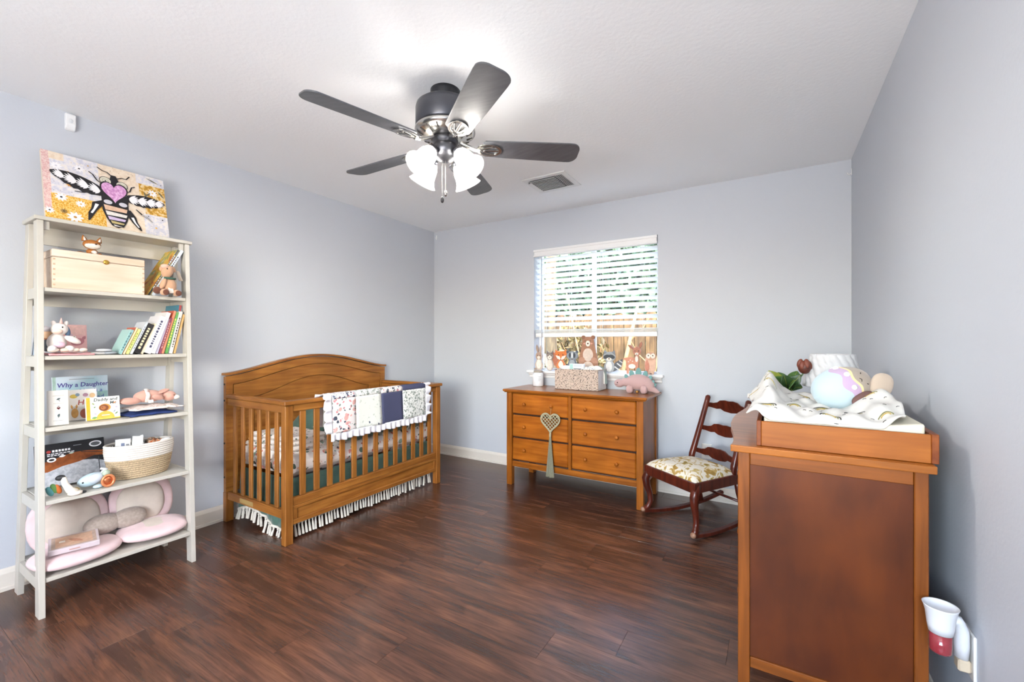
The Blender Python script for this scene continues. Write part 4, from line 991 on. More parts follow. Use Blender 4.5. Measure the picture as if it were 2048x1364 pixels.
# head, antennae, legs
ly.append((U([(.505, .78), (.52, .86), (.56, .86), (.58, .78), (.56, .66), (.52, .66)]), BLK))
for (u, v) in ((.47, .745), (.605, .72)):
    ly.append((ellp(u*cw, v*chh, .026, .026, 20), BLK)); ly.append((ellp(u*cw, v*chh, .023, .023, 20), C('d6d2c0'))); ly.append((ellp(u*cw, v*chh, .014, .014, 16), C('bdb9a4'))); ly.append((ellp(u*cw, v*chh, .011, .011, 16), C('d6d2c0'))); ly.append((ellp(u*cw, v*chh, .0035, .0035, 10), BLK))
for pts in ([(.52, .85), (.49, .89), (.45, .90), (.41, .94)], [(.57, .82), (.61, .85), (.65, .85), (.68, .91)], [(.44, .68), (.40, .72), (.37, .80), (.34, .83)], [(.64, .63), (.67, .65), (.69, .73), (.72, .75)], [(.36, .52), (.29, .47), (.22, .46)]):
    ly.append((U(strokep(pts, .012)), BLK))
for pts, ws in (([(.44, .40), (.385, .33), (.36, .24), (.335, .17), (.31, .05)], [.03, .085, .05, .05, .012]), ([(.65, .33), (.67, .22), (.69, .14), (.72, .07), (.74, .02)], [.02, .07, .05, .035, .012]), ([(.71, .37), (.76, .30), (.80, .27), (.85, .20)], [.012, .018, .02, .01])):
    ly.append((U(strokep(pts, ws)), BLK)); ly.append((U(strokep(pts[1:4], [w*.35 for w in ws[1:4]])), WHT))
# abdomen and thorax
ly.append((U([(.425, .42), (.425, .26), (.45, .14), (.49, .03), (.54, .0), (.59, .03), (.625, .14), (.645, .26), (.645, .42), (.66, .55), (.42, .58)]), BLK))
for (v0, v1, a0, a1, m) in ((.27, .35, .437, .633, T1), (.19, .255, .447, .628, T2), (.12, .175, .462, .612, T3), (.065, .108, .482, .598, T4), (.025, .05, .502, .578, T2)):
    ly.append((U([(a0+.01, v0), (a1-.01, v0), (a1, v1-.02), (a0, v1)]), m))
for u in (.475, .60): ly.append((ellp(u*cw, .40*chh, .018, .014, 14), GRY))
ly.append((heartp(.535*cw, .56*chh, .118, .142, 40), BLK)); ly.append((heartp(.535*cw, .56*chh, .106, .128, 40), HRT))
ly = ly[:10]+[([(a, .095*chh+b*.9) for a, b in p_], m_) for p_, m_ in ly[10:]]
prints('bee_print', ly, Mb, bp_, step=.000012, z0=.0004)

# ---- shelf with the wooden chest
PINE = wood('pale_pine', 'd9bfa6', 'ead8c6', 'y', 22, .55, .06, 10)
z1 = LV[4]+.0008
ch_ = thing('wooden_chest', 'pale pine keepsake chest with gold clasp on bookcase shelf', 'chest', (-2.945, .772, z1))
G().box(-3.035, -2.858, .602, .945, z1, z1+.146, .002).build('chest_body', PINE, ch_)
G().box(-3.036, -2.857, .601, .946, z1+.148, z1+.183, .003).build('lid', PINE, ch_)
for k in range(6):
    for y in (.6075, .9395): G().box(-2.8578, -2.8572, y-.004, y+.004, z1+.012+.024*k, z1+.02+.024*k).build('joint_pin', P('joint_tan', 'c4a689', .7), ch_)
BR = P('brass_bright', 'c9a24a', .25, .9)
cl = G().lathe([(.001, .006), (.008, .005), (.0115, .002), (.012, 0)], 18, FX(-2.8565, .79, z1+.148)).build('clasp', BR, ch_, smooth=True)
G().box(-2.8505, -2.8495, .786, .794, z1+.138, z1+.156).build('clasp_hook', BR, cl)
FOX = P('fox_orange_brown', 'a8682c', .6, var=.1, bscale=40)
zf = z1+.1835
fx = thing('fox_figurine', 'little orange fox figurine with big white face on pine chest', 'figurine', (-2.93, .755, zf))
G().ell((-2.925, .755, zf+.017), (.018, .022, .0165), 14, 10).build('body', FOX, fx, smooth=True)
h = G().ell((-2.915, .752, zf+.052), (.026, .034, .024), 18, 12).build('head', FOX, fx, smooth=True)
G().ell((-2.905, .753, zf+.045), (.019, .031, .0165), 16, 10).build('face', CRM, h, smooth=True)
G().ell((-2.887, .76, zf+.053), (.004, .005, .004), 8, 6).build('nose', INK, h, smooth=True)
for y, sx in ((.726, -1), (.778, 1)):
    e = G().lathe([(.012, 0), (.008, .014), (.001, .028)], 10, Matrix.Translation((-2.918, y, zf+.068)) @ Euler((R(-14*sx), 0, 0)).to_matrix().to_4x4()).build('ear', FOX, h, smooth=True)
    G().lathe([(.006, 0), (.004, .01), (.001, .019)], 8, Matrix.Translation((-2.910, y, zf+.068)) @ Euler((R(-14*sx), 0, 0)).to_matrix().to_4x4()).build('inner_ear', CRM, e, smooth=True)
G().ell((-2.906, .758, zf+.012), (.01, .012, .0115), 10, 8).build('chest', CRM, fx, smooth=True)
for y in (.742, .778): G().ell((-2.9, y, zf+.006), (.01, .007, .0055), 10, 6).build('paw', FOX, fx, smooth=True)
G().tube([(-2.94, .735, zf+.008), (-2.93, .712, zf+.008), (-2.915, .70, zf+.007)], [.005, .0065, .003], 8).build('tail', FOX, fx, smooth=True)

PAGE = P('book_pages', 'e9e2d2', .8)
def book(label, yb, th, h, dp, ang, cover, x0, z0, spine=None, cover_m=None, dashes=None, name='book', grp=None):
    """upright or leaning book: spine towards the room (+x), leaning towards +y by ang degrees; yb is the right lower corner"""
    t = thing(name, label, 'book', (x0-dp/2, yb-th/2, z0), grp)
    M = Matrix.Translation((x0, yb, z0)) @ Euler((R(-ang), 0, 0)).to_matrix().to_4x4()
    cm = cover_m or P('cover_'+cover, cover, .45)
    sm = P('cover_'+spine, spine, .45) if spine else cm
    c = .0014
    G().box(-dp, 0, -th, -th+c, 0, h).box(-dp, 0, -c, 0, 0, h).xf(M).build('cover', cm, t)
    sp_ = G().box(-c, 0, -th+c, -c, 0, h).xf(M).build('spine', sm, t)
    G().box(-dp+.002, -c-.0002, -th+c+.0002, -c-.0002, .002, h-.002).xf(M).build('pages', PAGE, t)
    if dashes:
        dm = P('print_'+dashes, dashes, .6); g = G(); zz = .03*h/.2
        random.seed(int(th*1e5))
        while zz < h*.85:
            l = random.uniform(.004, .014); g.box(0.0001, .0006, -th*.68, -th*.32, zz, zz+l); zz += l+.005
        g.xf(M).build('spine_print', dm, sp_)
    return t
# leaning picture books at the right of the chest
COL = blob('bright_picture_cover', [(.3, 'a8443a'), (.42, 'd9a23c'), (.5, 'e3c25a'), (.58, '8f9a58'), (.68, 'd9cfc0')], (14, 14, 14), 2, .4, .6)
book('brightly painted picture book leaning beside the pine chest', .976, .012, .30, .17, 27, 'd9a23c', -2.885, z1, cover_m=COL, spine='3a3f45', dashes='d9d9d9', grp='leaning picture books')
book('pale blue book leaning under the bright picture book', .995, .015, .30, .175, 27, 'c9d6e2', -2.88, z1, spine='d6dde6', dashes='3a4654', grp='leaning picture books')
TAN = P('tan_plush', 'c99f80', .95, bump=.4, bscale=250, sheen=.3); BRN = P('brown_plush', '6a4030', .95, bump=.4, bscale=250, sheen=.3)
pl = thing('goat_plush', 'tan plush goat with raised snout sitting at right of chest', 'plush toy', (-2.84, 1.04, z1))
G().ell((-2.845, 1.045, z1+.06), (.034, .036, .046), 16, 12).build('body', TAN, pl, smooth=True)
h = G().ell((-2.845, 1.04, z1+.135), (.027, .026, .036), 16, 12, (-18, 0, 0)).build('head', TAN, pl, smooth=True)
G().ell((-2.84, 1.027, z1+.162), (.017, .02, .014), 12, 8).build('snout', P('pale_pink_plush', 'ddb8a4', .95), h, smooth=True)
G().ell((-2.818, 1.03, z1+.148), (.003, .003, .004), 8, 6).build('eye', DARK, h, smooth=True)
for y, rz in ((1.068, 30), (1.018, -25)): G().ell((-2.85, y, z1+.152), (.007, .012, .018), 10, 8, (rz, 0, 0)).build('ear', TAN, h, smooth=True)
for y, a in ((1.015, -1), (1.072, 1)):
    l = G().ell((-2.815, y, z1+.019), (.027, .018, .0185), 12, 8).build('leg', TAN, pl, smooth=True)
    G().ell((-2.79, y, z1+.017), (.006, .015, .0155), 10, 8).build('hoof', BRN, l, smooth=True)
G().ell((-2.82, 1.012, z1+.065), (.014, .013, .03), 12, 8, (-20, 0, 0)).build('arm', TAN, pl, smooth=True)
G().ell((-2.835, .992, z1+.028), (.02, .02, .02), 12, 8).build('tail_tuft', BRN, pl, smooth=True)
G().obox((-2.812, 1.045, z1+.03), (.003, .022, .03), (0, -20, 8)).build('cloth_tag', CRM, pl)
G().obox((-2.845, 1.095, z1+.118), (.03, .002, .055), (20, 0, 10)).build('card_tag', P('swing_tag', 'b3a79c', .6), pl)
G().tube([(-2.825, 1.018, z1+.098), (-2.812, 1.045, z1+.096), (-2.828, 1.07, z1+.098)], .006, 7).build('scarf', P('green_yarn', '3f5f52', .9), pl, smooth=True)

# ---- shelf with plush unicorn and row of books
z2 = LV[3]+.0008
PKC = P('pink_muslin', 'd9a0a2', .95, var=.1, bscale=30)
tag(G().grid(lambda u, v: (-2.955+.13*v, .585+.155*u, z2+.004+.008*abs(math.sin(u*9+v*5))*math.sin(math.pi*v)), 30, 14).build('pink_cloth', PKC, smooth=True, solid=.006), 'folded pink muslin cloth lying under the unicorn plush', 'cloth')
zz = z2+.016
WPL = P('ivory_plush', 'e2d8d2', .95, bump=.4, bscale=250, sheen=.3)
u_ = thing('unicorn_plush', 'ivory unicorn plush with slate blue mane on bookcase shelf', 'plush toy', (-2.88, .635, zz))
G().ell((-2.885, .622, zz+.045), (.036, .034, .044), 16, 12).build('body', WPL, u_, smooth=True)
h = G().ell((-2.872, .628, zz+.108), (.03, .03, .029), 16, 12).build('head', WPL, u_, smooth=True)
G().ell((-2.85, .617, zz+.098), (.015, .019, .014), 12, 8).build('muzzle', P('muzzle_blush', 'e9cdbf', .9), h, smooth=True)
G().ell((-2.843, .632, zz+.117), (.003, .003, .004), 8, 6).build('eye', DARK, h, smooth=True)
G().ell((-2.88, .655, zz+.10), (.02, .011, .026), 12, 8, (10, 0, 0)).build('mane', P('slate_blue_yarn', '5a7290', .95), h, smooth=True)
G().lathe([(.007, 0), (.004, .016), (.001, .03)], 10, Matrix.Translation((-2.865, .632, zz+.132))).build('horn', P('horn_pink', 'e3b8b0', .5), h, smooth=True)
for y, sg in ((.61, 1), (.65, -1)): G().ell((-2.876, y, zz+.134), (.006, .009, .014), 10, 8, (14*sg, 0, 0)).build('ear', WPL, h, smooth=True)
for y, x in ((.598, -2.845), (.655, -2.842)): G().ell((x, y, zz+.016), (.03, .016, .0155), 12, 8).build('leg', WPL, u_, smooth=True)
G().ell((-2.85, .668, zz+.058), (.016, .032, .014), 12, 8, (-30, 0, 0)).build('arm', WPL, u_, smooth=True)
G().ell((-2.845, .622, zz+.035), (.012, .02, .014), 12, 8).build('bow', P('lilac_bow', 'd9b6c6', .9), u_, smooth=True)
d_ = thing('brown_doll', 'little doll with brown hair tucked behind the unicorn plush', 'doll', (-2.94, .6, z2+.017))
G().ell((-2.955, .602, z2+.05), (.02, .018, .032), 12, 10).build('body', P('charcoal_cloth', '3a3d44', .9), d_, smooth=True)
h = G().ell((-2.955, .602, z2+.1), (.022, .02, .024), 12, 10).build('head', P('doll_skin', 'd9b391', .8), d_, smooth=True)
G().ell((-2.962, .602, z2+.092), (.021, .0235, .04), 12, 10).build('hair', P('doll_brown_hair', '8a5636', .9), h, smooth=True)
G().ell((-2.95, .6, z2+.124), (.022, .022, .014), 12, 8).build('hat', P('doll_hat', 'cfc8cc', .9), h, smooth=True)
for k, (x, y, c_) in enumerate([(-2.835, .60, 'e8dccb'), (-2.832, .64, 'e0c6b6'), (-2.84, .675, 'e8dccb'), (-2.83, .7, 'e6d8c8')]):
    t = G().ell((x, y, zz+.010), (.014, .02, .0095), 12, 8, (0, 0, 20*k)).build('plush_shell', P('shell_'+c_, c_, .9), smooth=True)
    tag(t, ['cream soft shell toy nearest the bookcase leg', 'pale peach soft shell toy beside the unicorn foot', 'cream soft shell toy in front of the pink book', 'cream soft shell toy furthest right on pink cloth'][k], 'soft toy', 'soft shell toys on the pink cloth')
pb = thing('pink_board_book', 'pink board book with mauve whale cover behind the unicorn', 'book', (-3.03, .715, z2))
Mq = frame((-3.015, .668, z2), (0, 1, 0), (-.10, 0, 1))
G().box(0, .092, .002, .15, -.014, -.0015).xf(Mq).build('pages', PAGE, pb)
G().box(-.001, .093, 0, .152, -.0012, 0).box(-.001, .093, 0, .152, -.0165, -.0145).xf(Mq).build('cover', P('cover_pink', 'dba6a4', .5), pb)
prints('cover_print', [(rectp(.004, .10, .088, .148), C('e3b6ae')), (ellp(.058, .065, .026, .018, 20, 20), C('b5727a')), (leafp(.075, .075, .088, .095, .007), C('b5727a')), (rectp(.002, .004, .09, .03), C('cfc6c6')), (ellp(.045, .09, .008, .006, 12), CRM), (ellp(.046, .091, .002, .002, 8), INK), (ellp(.03, .1, .012, .007, 12), C('cfb2bd'))], Mq, pb)
gk = thing('grey_knit_booties', 'flat bundle of grey and white knitted booties on bookcase shelf', 'booties', (-2.87, .785, z2))
for k, (y, zq, c_) in enumerate([(.765, .008, 'b9b6b4'), (.80, .009, '9da3a9'), (.782, .023, 'c9ccd0')]): G().ell((-2.87+.005*k, y, z2+zq), (.035, .03, .0078), 16, 8, e=.8).build('bootie', P('knit_'+c_, c_, .95, bump=.6, bscale=300), gk, smooth=True)
BK = [('thin mint board book leftmost of the standing row', .850, .014, .135, .12, 22, 'a9cdc6', '8fb6b4', '4a6a70'),
      ('small red topped board book in the standing row', .864, .010, .148, .12, 22, 'c75f45', 'dfe3a8', None),
      ('lime and peach spined board book in the standing row', .880, .013, .14, .12, 22, 'cfdc7c', 'd6e08a', '8a9a3a'),
      ('slim pale grey paperback just left of the black book', .893, .009, .182, .13, 22, 'cfd2d6', 'c3c8d2', '6a7080'),
      ('thick black hardcover in the standing row', .926, .029, .168, .12, 22, '1f1d1f', '1f1d1f', 'd9cfa8'),
      ('cream paperback just right of the black book', .940, .011, .172, .12, 21, 'e0cda8', 'e3d3b4', None),
      ('thick white book with dark spine lettering', .970, .027, .212, .14, 20, 'e6e2e4', 'eceaf0', '3c3c58'),
      ('plain white tall book right of the lettered white one', .990, .018, .236, .15, 18, 'e9e6e4', 'e6e6ea', None),
      ('lavender grey slim book in the standing row', 1.004, .012, .2, .14, 16, 'c3bfd0', 'b9b4c8', None),
      ('dark red and plum slim book in the standing row', 1.016, .009, .205, .14, 15, '8a4650', '7a3a50', 'd9b0a0'),
      ('orange red tall picture book in the standing row', 1.030, .012, .244, .16, 14, 'c8583a', 'd98a6a', None),
      ('green and yellow tall picture book in the standing row', 1.050, .016, .236, .16, 13, '4a7a4c', '5f9a54', 'd9cf5a'),
      ('white tall picture book with dark speckled spine', 1.068, .014, .24, .16, 12, 'e3e0dc', 'd6cfc6', '3a3230'),
      ('tan and navy tall book second from the right end', 1.084, .010, .225, .16, 12, 'c9a46a', 'c9a46a', None),
      ('tall teal hardcover at right end of the standing row', 1.096, .014, .275, .2, 6, '3f7d92', 'a84a48', None)]
for k, (lab, yb, th, h, dp, ang, cv, spn, dsh) in enumerate(BK):
    book(lab, yb, th, h, dp, ang, cv, -2.858-.004*(k % 3)-(.02 if k == 14 else 0), z2, spine=spn, dashes=dsh, grp='books standing on the bookcase')
for k, (y, c_) in enumerate([(.582, 'b9cbe0'), (.592, '5f7f9c'), (.602, 'c8b0b0')]):
    book(['pale blue book at the back left corner of the bookcase', 'slate blue book at the back left corner of the bookcase', 'dusty pink book at the back left corner of the bookcase'][k], y+.002, .009, .14, .06, 4, c_, -3.0, z2, grp='books at back left of the shelf')

# ---- shelf with cover-out books
z3 = LV[2]+.0008
def panel_book(label, x, y0, y1, h, th, cover, name='book', lean=6, cat='book', page=True):
    t = thing(name, label, cat, (x, (y0+y1)/2, z3)); s_ = math.sin(R(lean)); c_ = math.cos(R(lean)); w = y1-y0
    M = frame((x, y0, z3+th*s_+.0003), (0, 1, 0), (-s_, 0, c_))
    cm = cover if not isinstance(cover, str) else P('cover_'+cover, cover, .45)
    if page:
        G().box(.002, w-.002, .0015, h-.002, -th+.0022, -.0022).xf(M).build('pages', PAGE, t)
        G().box(0, w, 0, h, -.002, 0).box(0, w, 0, h, -th, -th+.002).xf(M).build('cover', cm, t)
    else: G().box(0, w, 0, h, -th, 0, .0015).xf(M).build('box', cm, t)
    return t, M
SKYC = blob('misty_sky_cover', [(.35, 'a9c6d0'), (.5, 'c9d6e0'), (.65, 'd8dce6')], (9, 9, 9), 2, .4)
t, M = panel_book('large misty blue picture book about a daughter at shelf back', -3.045, .645, .853, .212, .012, SKYC)
VIO = P('ink_violet', '4a3f8a', .6); BLU = P('ink_blue', '5a6fae', .6)
text('title_text', 'Why a Daughter', .031, M @ Matrix.Translation((.112, .168, 0)), VIO, t, shear=.1, squash=.92)
text('title_text', 'Needs a', .027, M @ Matrix.Translation((.14, .135, 0)), BLU, t, shear=.1)
text('title_text', 'Dad', .03, M @ Matrix.Translation((.165, .10, 0)), BLU, t, shear=.1)
for pn, pg, pm_ in (('author_print', rectp(.06, .196, .155, .1985), P('print_grey', '8d9096', .6)), ('cover_wash', rectp(.165, .03, .206, .13), C('9cc3c0')), ('cover_hinge', rectp(.0, 0, .012, .212), C('9fb9ae'))): prints(pn, [(pg, pm_)], M, t, z0=.0003)
t, M = panel_book('off white slim box with three small dark motifs', -2.835, .585, .652, .162, .026, 'd9d4cc', name='card_box', lean=3, cat='box', page=False)
MAR = P('ink_maroon', '5a2026', .6); GRN = P('ink_slate', '4a5a5c', .6); PG = P('print_grey', '8d9096', .6)
prints('box_print', [(rectp(.014, .136, .052, .1385), P('print_pale', 'b5b0a8', .6)), (leafp(.026, .118, .040, .126, .004), GRN), (strokep([(.034, .118), (.037, .111)], .002), GRN), (rectp(.016, .101, .05, .103), P('print_pale', 'b5b0a8', .6)),
      (heartp(.033, .078, .012, .013), MAR), (rectp(.030, .086, .036, .089), MAR), (leafp(.030, .04, .036, .054, .004), GRN), (strokep([(.031, .036), (.036, .044)], .002), GRN), (rectp(.014, .022, .05, .0235), PG)], M, t)
t, M = panel_book('white animal board book reading Hug behind the yellow book', -2.945, .675, .782, .15, .014, 'ece6de', lean=8)
text('title_text', 'Hug', .034, M @ Matrix.Translation((.062, .085, 0)), P('ink_red', 'b5584a', .6), t, shear=.15)
prints('cover_print', [(ellp(.022, .118, .014, .010), C('e0c25a')), (ellp(.036, .125, .008, .008), C('8aa0b0')), (ellp(.065, .122, .01, .009), C('b58a9a')), (ellp(.09, .118, .011, .012), C('e0b98a')), (ellp(.024, .035, .013, .024), C('dba35a')), (leafp(.016, .055, .012, .078, .004), C('dba35a')), (leafp(.03, .055, .032, .078, .004), C('dba35a')), (ellp(.06, .03, .018, .024), C('b0624a')), (ellp(.085, .03, .013, .02), C('d8c0a8'))], M, t)
t, M = panel_book('yellow and white board book reading Daddy and Me', -2.868, .722, .848, .112, .016, 'ecebe2', lean=8)
prints('cover_print', [(rectp(0, 0, .014, .112), C('d9a92c')), (rectp(.014, 0, .126, .006), C('e3c04a')), (ellp(.07, .006, .034, .034, 24, a0=0, a1=180), C('e3b04a')), (ellp(.068, .058, .023, .019), C('c98a3c')), (ellp(.065, .057, .018, .016), C('7a4424')), (ellp(.062, .057, .010, .010), C('a8683a')), (ellp(.059, .06, .0022, .0022, 8), INK), (leafp(.02, .085, .03, .075, .003), C('8a9a5a')), (leafp(.026, .06, .034, .066, .003), C('6f8a5a')), (leafp(.1, .075, .112, .085, .003), C('c98a5a')), (leafp(.105, .02, .118, .032, .003), C('5f7a4a')), (leafp(.1, .03, .108, .042, .003), C('8a9aa0')), (leafp(.016, .01, .04, .012, .005), C('6f9a5a')), (ellp(.032, .03, .005, .004), C('b9b0c0')), (ellp(.112, .056, .005, .004), C('b9b0c0')), (rectp(.055, .018, .085, .022), CRM)], M, t)
text('title_text', 'Daddy and', .021, M @ Matrix.Translation((.072, .098, 0)), P('ink_grey_green', '36403e', .6), t, shear=.1)
text('title_text', 'Me', .02, M @ Matrix.Translation((.1, .08, 0)), P('ink_grey_green', '36403e', .6), t, shear=.1)
NAV = P('royal_blue_cloth', '24386f', .85, var=.2, bscale=20)
def heap(name, label, x0, x1, y0, y1, z, h, m, cat, f=1):
    return tag(G().grid(lambda u, v: (x0+(x1-x0)*v+.006*math.sin(u*17*f), y0+(y1-y0)*u+.008*math.sin(v*9*f), z+.004+h*(math.sin(math.pi*u)**.6)*(math.sin(math.pi*v)**.6)*(.8+.2*math.sin(u*13*f+v*7))), 36, 18).build(name, m, smooth=True, solid=.005), label, cat)
heap('blue_garment', 'royal blue folded garment lying under the plush rabbit', -3.02, -2.83, .87, 1.08, z3, .028, NAV, 'clothing')
MUS = spots('printed_white_muslin', 'e6dcd4', ['cfa9a0', 'b9a79c', 'd9c2b4'], 45, .3)
heap('white_muslin', 'crumpled white printed muslin draped over the blue garment', -3.0, -2.815, .885, 1.10, z3+.030, .02, MUS, 'cloth', 1.5)
DPK = P('dusty_rose_plush', 'cb9a8a', .95, bump=.4, bscale=250, sheen=.3)
rb = thing('rabbit_plush', 'dusty rose plush rabbit lying on muslin on bookcase shelf', 'plush toy', (-2.9, .98, z3+.055))
zb_ = z3+.06
G().ell((-2.9, .975, zb_+.036), (.045, .065, .034), 18, 12).build('body', DPK, rb, smooth=True)
h = G().ell((-2.885, 1.062, zb_+.03), (.03, .033, .028), 16, 12).build('head', DPK, rb, smooth=True)
G().ell((-2.87, 1.09, zb_+.022), (.014, .016, .013), 12, 8).build('muzzle', CRM, h, smooth=True)
G().ell((-2.853, 1.075, zb_+.035), (.0025, .003, .003), 8, 6).build('eye', DARK, h, smooth=True)
for x in (-2.9, -2.875): G().ell((x, 1.035, zb_+.058), (.01, .03, .008), 12, 8, (20, 0, 10)).build('ear', DPK, h, smooth=True)
for x, y in ((-2.875, .895), (-2.91, .89)): G().ell((x, y, zb_+.018), (.018, .045, .0175), 12, 8, (0, 0, 8)).build('leg', DPK, rb, smooth=True)
G().ell((-2.85, 1.0, zb_+.03), (.014, .03, .014), 12, 8, (-20, 0, 20)).build('arm', DPK, rb, smooth=True)
G().tube([(-2.86, .955, zb_+.008), (-2.85, .958, zb_+.045), (-2.885, .962, zb_+.074), (-2.93, .962, zb_+.06)], .010, 8, flat=.5).build('ribbon', MUS, rb, smooth=True)
G().obox((-2.848, .968, zb_+.012), (.002, .022, .016), (0, -20, 0)).build('cloth_tag', WHITE, rb)

# ---- shelf with box, toys and rope basket
z4 = LV[1]+.0008
BXM = P('box_black', '17181c', .45)
t = thing('black_product_box', 'black printed box showing a brown and grey bag', 'box', (-3.02, .715, z4))
M = frame((-2.985, .585, z4+.012), (0, 1, 0), (-.16, 0, 1))
G().box(0, .24, 0, .205, -.07, 0, .002).xf(M).build('carton', BXM, t)
BRL = blob('printed_brown_leather', [(.35, '6a3418'), (.6, '9a5526')], (20, 20, 20), 3, .5)
GRF = blob('printed_grey_felt', [(.35, '9a9ca2'), (.6, 'b9bbc0')], (60, 60, 60), 3, .6)
prints('box_print', [([(.0, 0), (.24, 0), (.24, .085), (.2, .10), (.12, .11), (.0, .075)], GRF), ([(.0, .075), (.03, .072), (.08, .09), (.14, .10), (.2, .12), (.24, .115), (.24, .14), (.17, .150), (.12, .15), (.07, .135), (.0, .115)], BRL),
       (strokep([(.15, .148), (.24, .128)], .004), C('4a2a1c')), (strokep([(.215, .11), (.22, .0)], .004), C('3a3c40')), (ellp(.205, .178, .024, .015), WHT), (ellp(.205, .178, .018, .010), C('5a5c60')), (ellp(.045, .128, .016, .011), WHT), (ellp(.045, .128, .010, .005), DARK), (leafp(.07, .138, .095, .141, .005), WHT), (leafp(.105, .148, .125, .149, .004), C('c9d6c8')), (ellp(.036, .168, .008, .007), C('a83a34'))]
       + [(rectp(.048+.011*k, .164, .056+.011*k, .174), WHT) for k in range(6)] + [(rectp(.03+.014*k, .154, .041+.014*k, .158), WHT) for k in range(7)] + [(rectp(.03+.012*k, .146, .039+.012*k, .150), WHT) for k in range(5)] + [(rectp(.122, .182, .152, .185), PG)], M, t)
PNG = thing('penguin_toy', 'white and black bird rattle with coloured wings on bookcase', 'toy', (-2.81, .63, z4))
G().tube([(-2.815, .628, z4+.085), (-2.805, .632, z4+.055), (-2.795, .645, z4+.025), (-2.79, .668, z4+.014)], [.010, .012, .016, .012], 10).build('neck', P('toy_ivory', 'e9e0d2', .5), PNG, smooth=True)
G().lathe([(.02, 0), (.026, .004), (.026, .012), (.02, .016)], 20, Matrix.Translation((-2.792, .662, z4+.0005))).build('rattle_ring', P('toy_ivory', 'e9e0d2', .5), PNG, smooth=True)
G().ell((-2.82, .62, z4+.085), (.014, .018, .013), 12, 8).build('head', P('toy_black', '2b2b2d', .5), PNG, smooth=True)
for k, (c_, dy, dz) in enumerate([('c96a2c', 0, 0), ('5f8a4a', -.012, .006), ('5a9aa0', -.026, -.004)]): G().ell((-2.822, .612+dy, z4+.035+dz), (.009, .012, .024), 10, 8, (20, 0, 0)).build('wing', P('toy_'+c_, c_, .6), PNG, smooth=True)
G().ell((-2.79, .69, z4+.0062), (.012, .012, .0055), 10, 6).build('beak', P('toy_black', '2b2b2d', .5), PNG, smooth=True)
WH = thing('whale_toy', 'pale blue plastic whale rattle with orange ring on bookcase', 'toy', (-2.84, .74, z4))
PBL = P('toy_pale_blue', 'b6ccd6', .35)
G().ell((-2.845, .73, z4+.043), (.03, .05, .03), 18, 12, (14, 0, 0)).build('body', PBL, WH, smooth=True)
G().ell((-2.825, .742, z4+.05), (.02, .032, .024), 16, 10, (14, 0, 0)).build('window', P('toy_clear_grey', 'c3ccd6', .1), WH, smooth=True)
G().ell((-2.82, .75, z4+.010), (.014, .02, .0095), 12, 8).build('fin', PBL, WH, smooth=True)
G().ell((-2.822, .696, z4+.04), (.003, .004, .004), 8, 6).build('eye', DARK, WH, smooth=True)
G().tube([(-2.80, .782+.022*math.cos(a), z4+.032+.026*math.sin(a)) for a in [2*math.pi*i/24 for i in range(24)]], .006, 8, closed=True).build('ring', P('toy_copper', 'd98a5c', .25, .3), WH, smooth=True)
G().lathe([(.001, 0), (.022, 0), (.022, .003), (.001, .004)], 20, FX(-2.803, .782, z4+.032)).build('ring_mirror', P('toy_copper_mirror', 'c9754a', .15, .6), WH, smooth=True)
G().lathe([(.001, .014), (.014, .013), (.016, .004), (.001, 0)], 16, FX(-2.82, .778, z4+.068)).build('dial', P('toy_sage', 'a9b8a4', .5), WH, smooth=True)
G().tube([(-2.845, .77, z4+.06), (-2.845, .785, z4+.082), (-2.845, .765, z4+.088)], [.012, .009, .005], 8).build('tail', P('toy_white', 'e9e9ea', .4), WH, smooth=True)
G().ell((-2.83, .668, z4+.0125), (.014, .02, .012), 10, 8).build('nose_cone', P('toy_mustard', 'b99a4a', .5), WH, smooth=True)

RW = P('white_cotton_rope', 'dcd5cd', .95, bump=.6, bscale=160); RJ = P('jute_rope', 'b9a384', .95, bump=.8, bscale=220, var=.3)
rbk = thing('rope_basket', 'oval coiled rope basket, white above and jute below', 'basket', (-2.92, .945, z4))
def oval(z, k, sx, sy, n=44): return [(-2.925+sx*k*math.cos(a), .947+sy*k*math.sin(a), z) for a in [2*math.pi*i/n for i in range(n)]]
NC = 16
for i in range(NC):
    t_ = i/(NC-1); k = .80+.20*min(1, t_*1.25)**.7; z = z4+.0068+t_*.166
    G().tube(oval(z, k, .093, .143), .0068, 7, closed=True).build('rope_coil', RJ if i < 9 else RW, rbk, smooth=True)
G().prism([(a, b) for a, b, c_ in oval(0, .80, .093, .143)], z4+.0075, z4+.012).build('basket_base', RJ, rbk)
LNR = stripes('black_white_stripe_lining', '2a2a2e', 'd9d6d0', (.3, 1, 0), 95, duty=.42)
A = oval(0, .93, .093, .143); n = len(A)
G().grid(lambda u, v: (-2.925+.0865*math.cos(2*math.pi*u)*(.86+.12*v), .947+.1365*math.sin(2*math.pi*u)*(.86+.12*v), z4+.03+.135*v), 44, 4).build('lining', LNR, rbk, smooth=True, solid=.002)
WB = P('carton_white', 'ececea', .5)
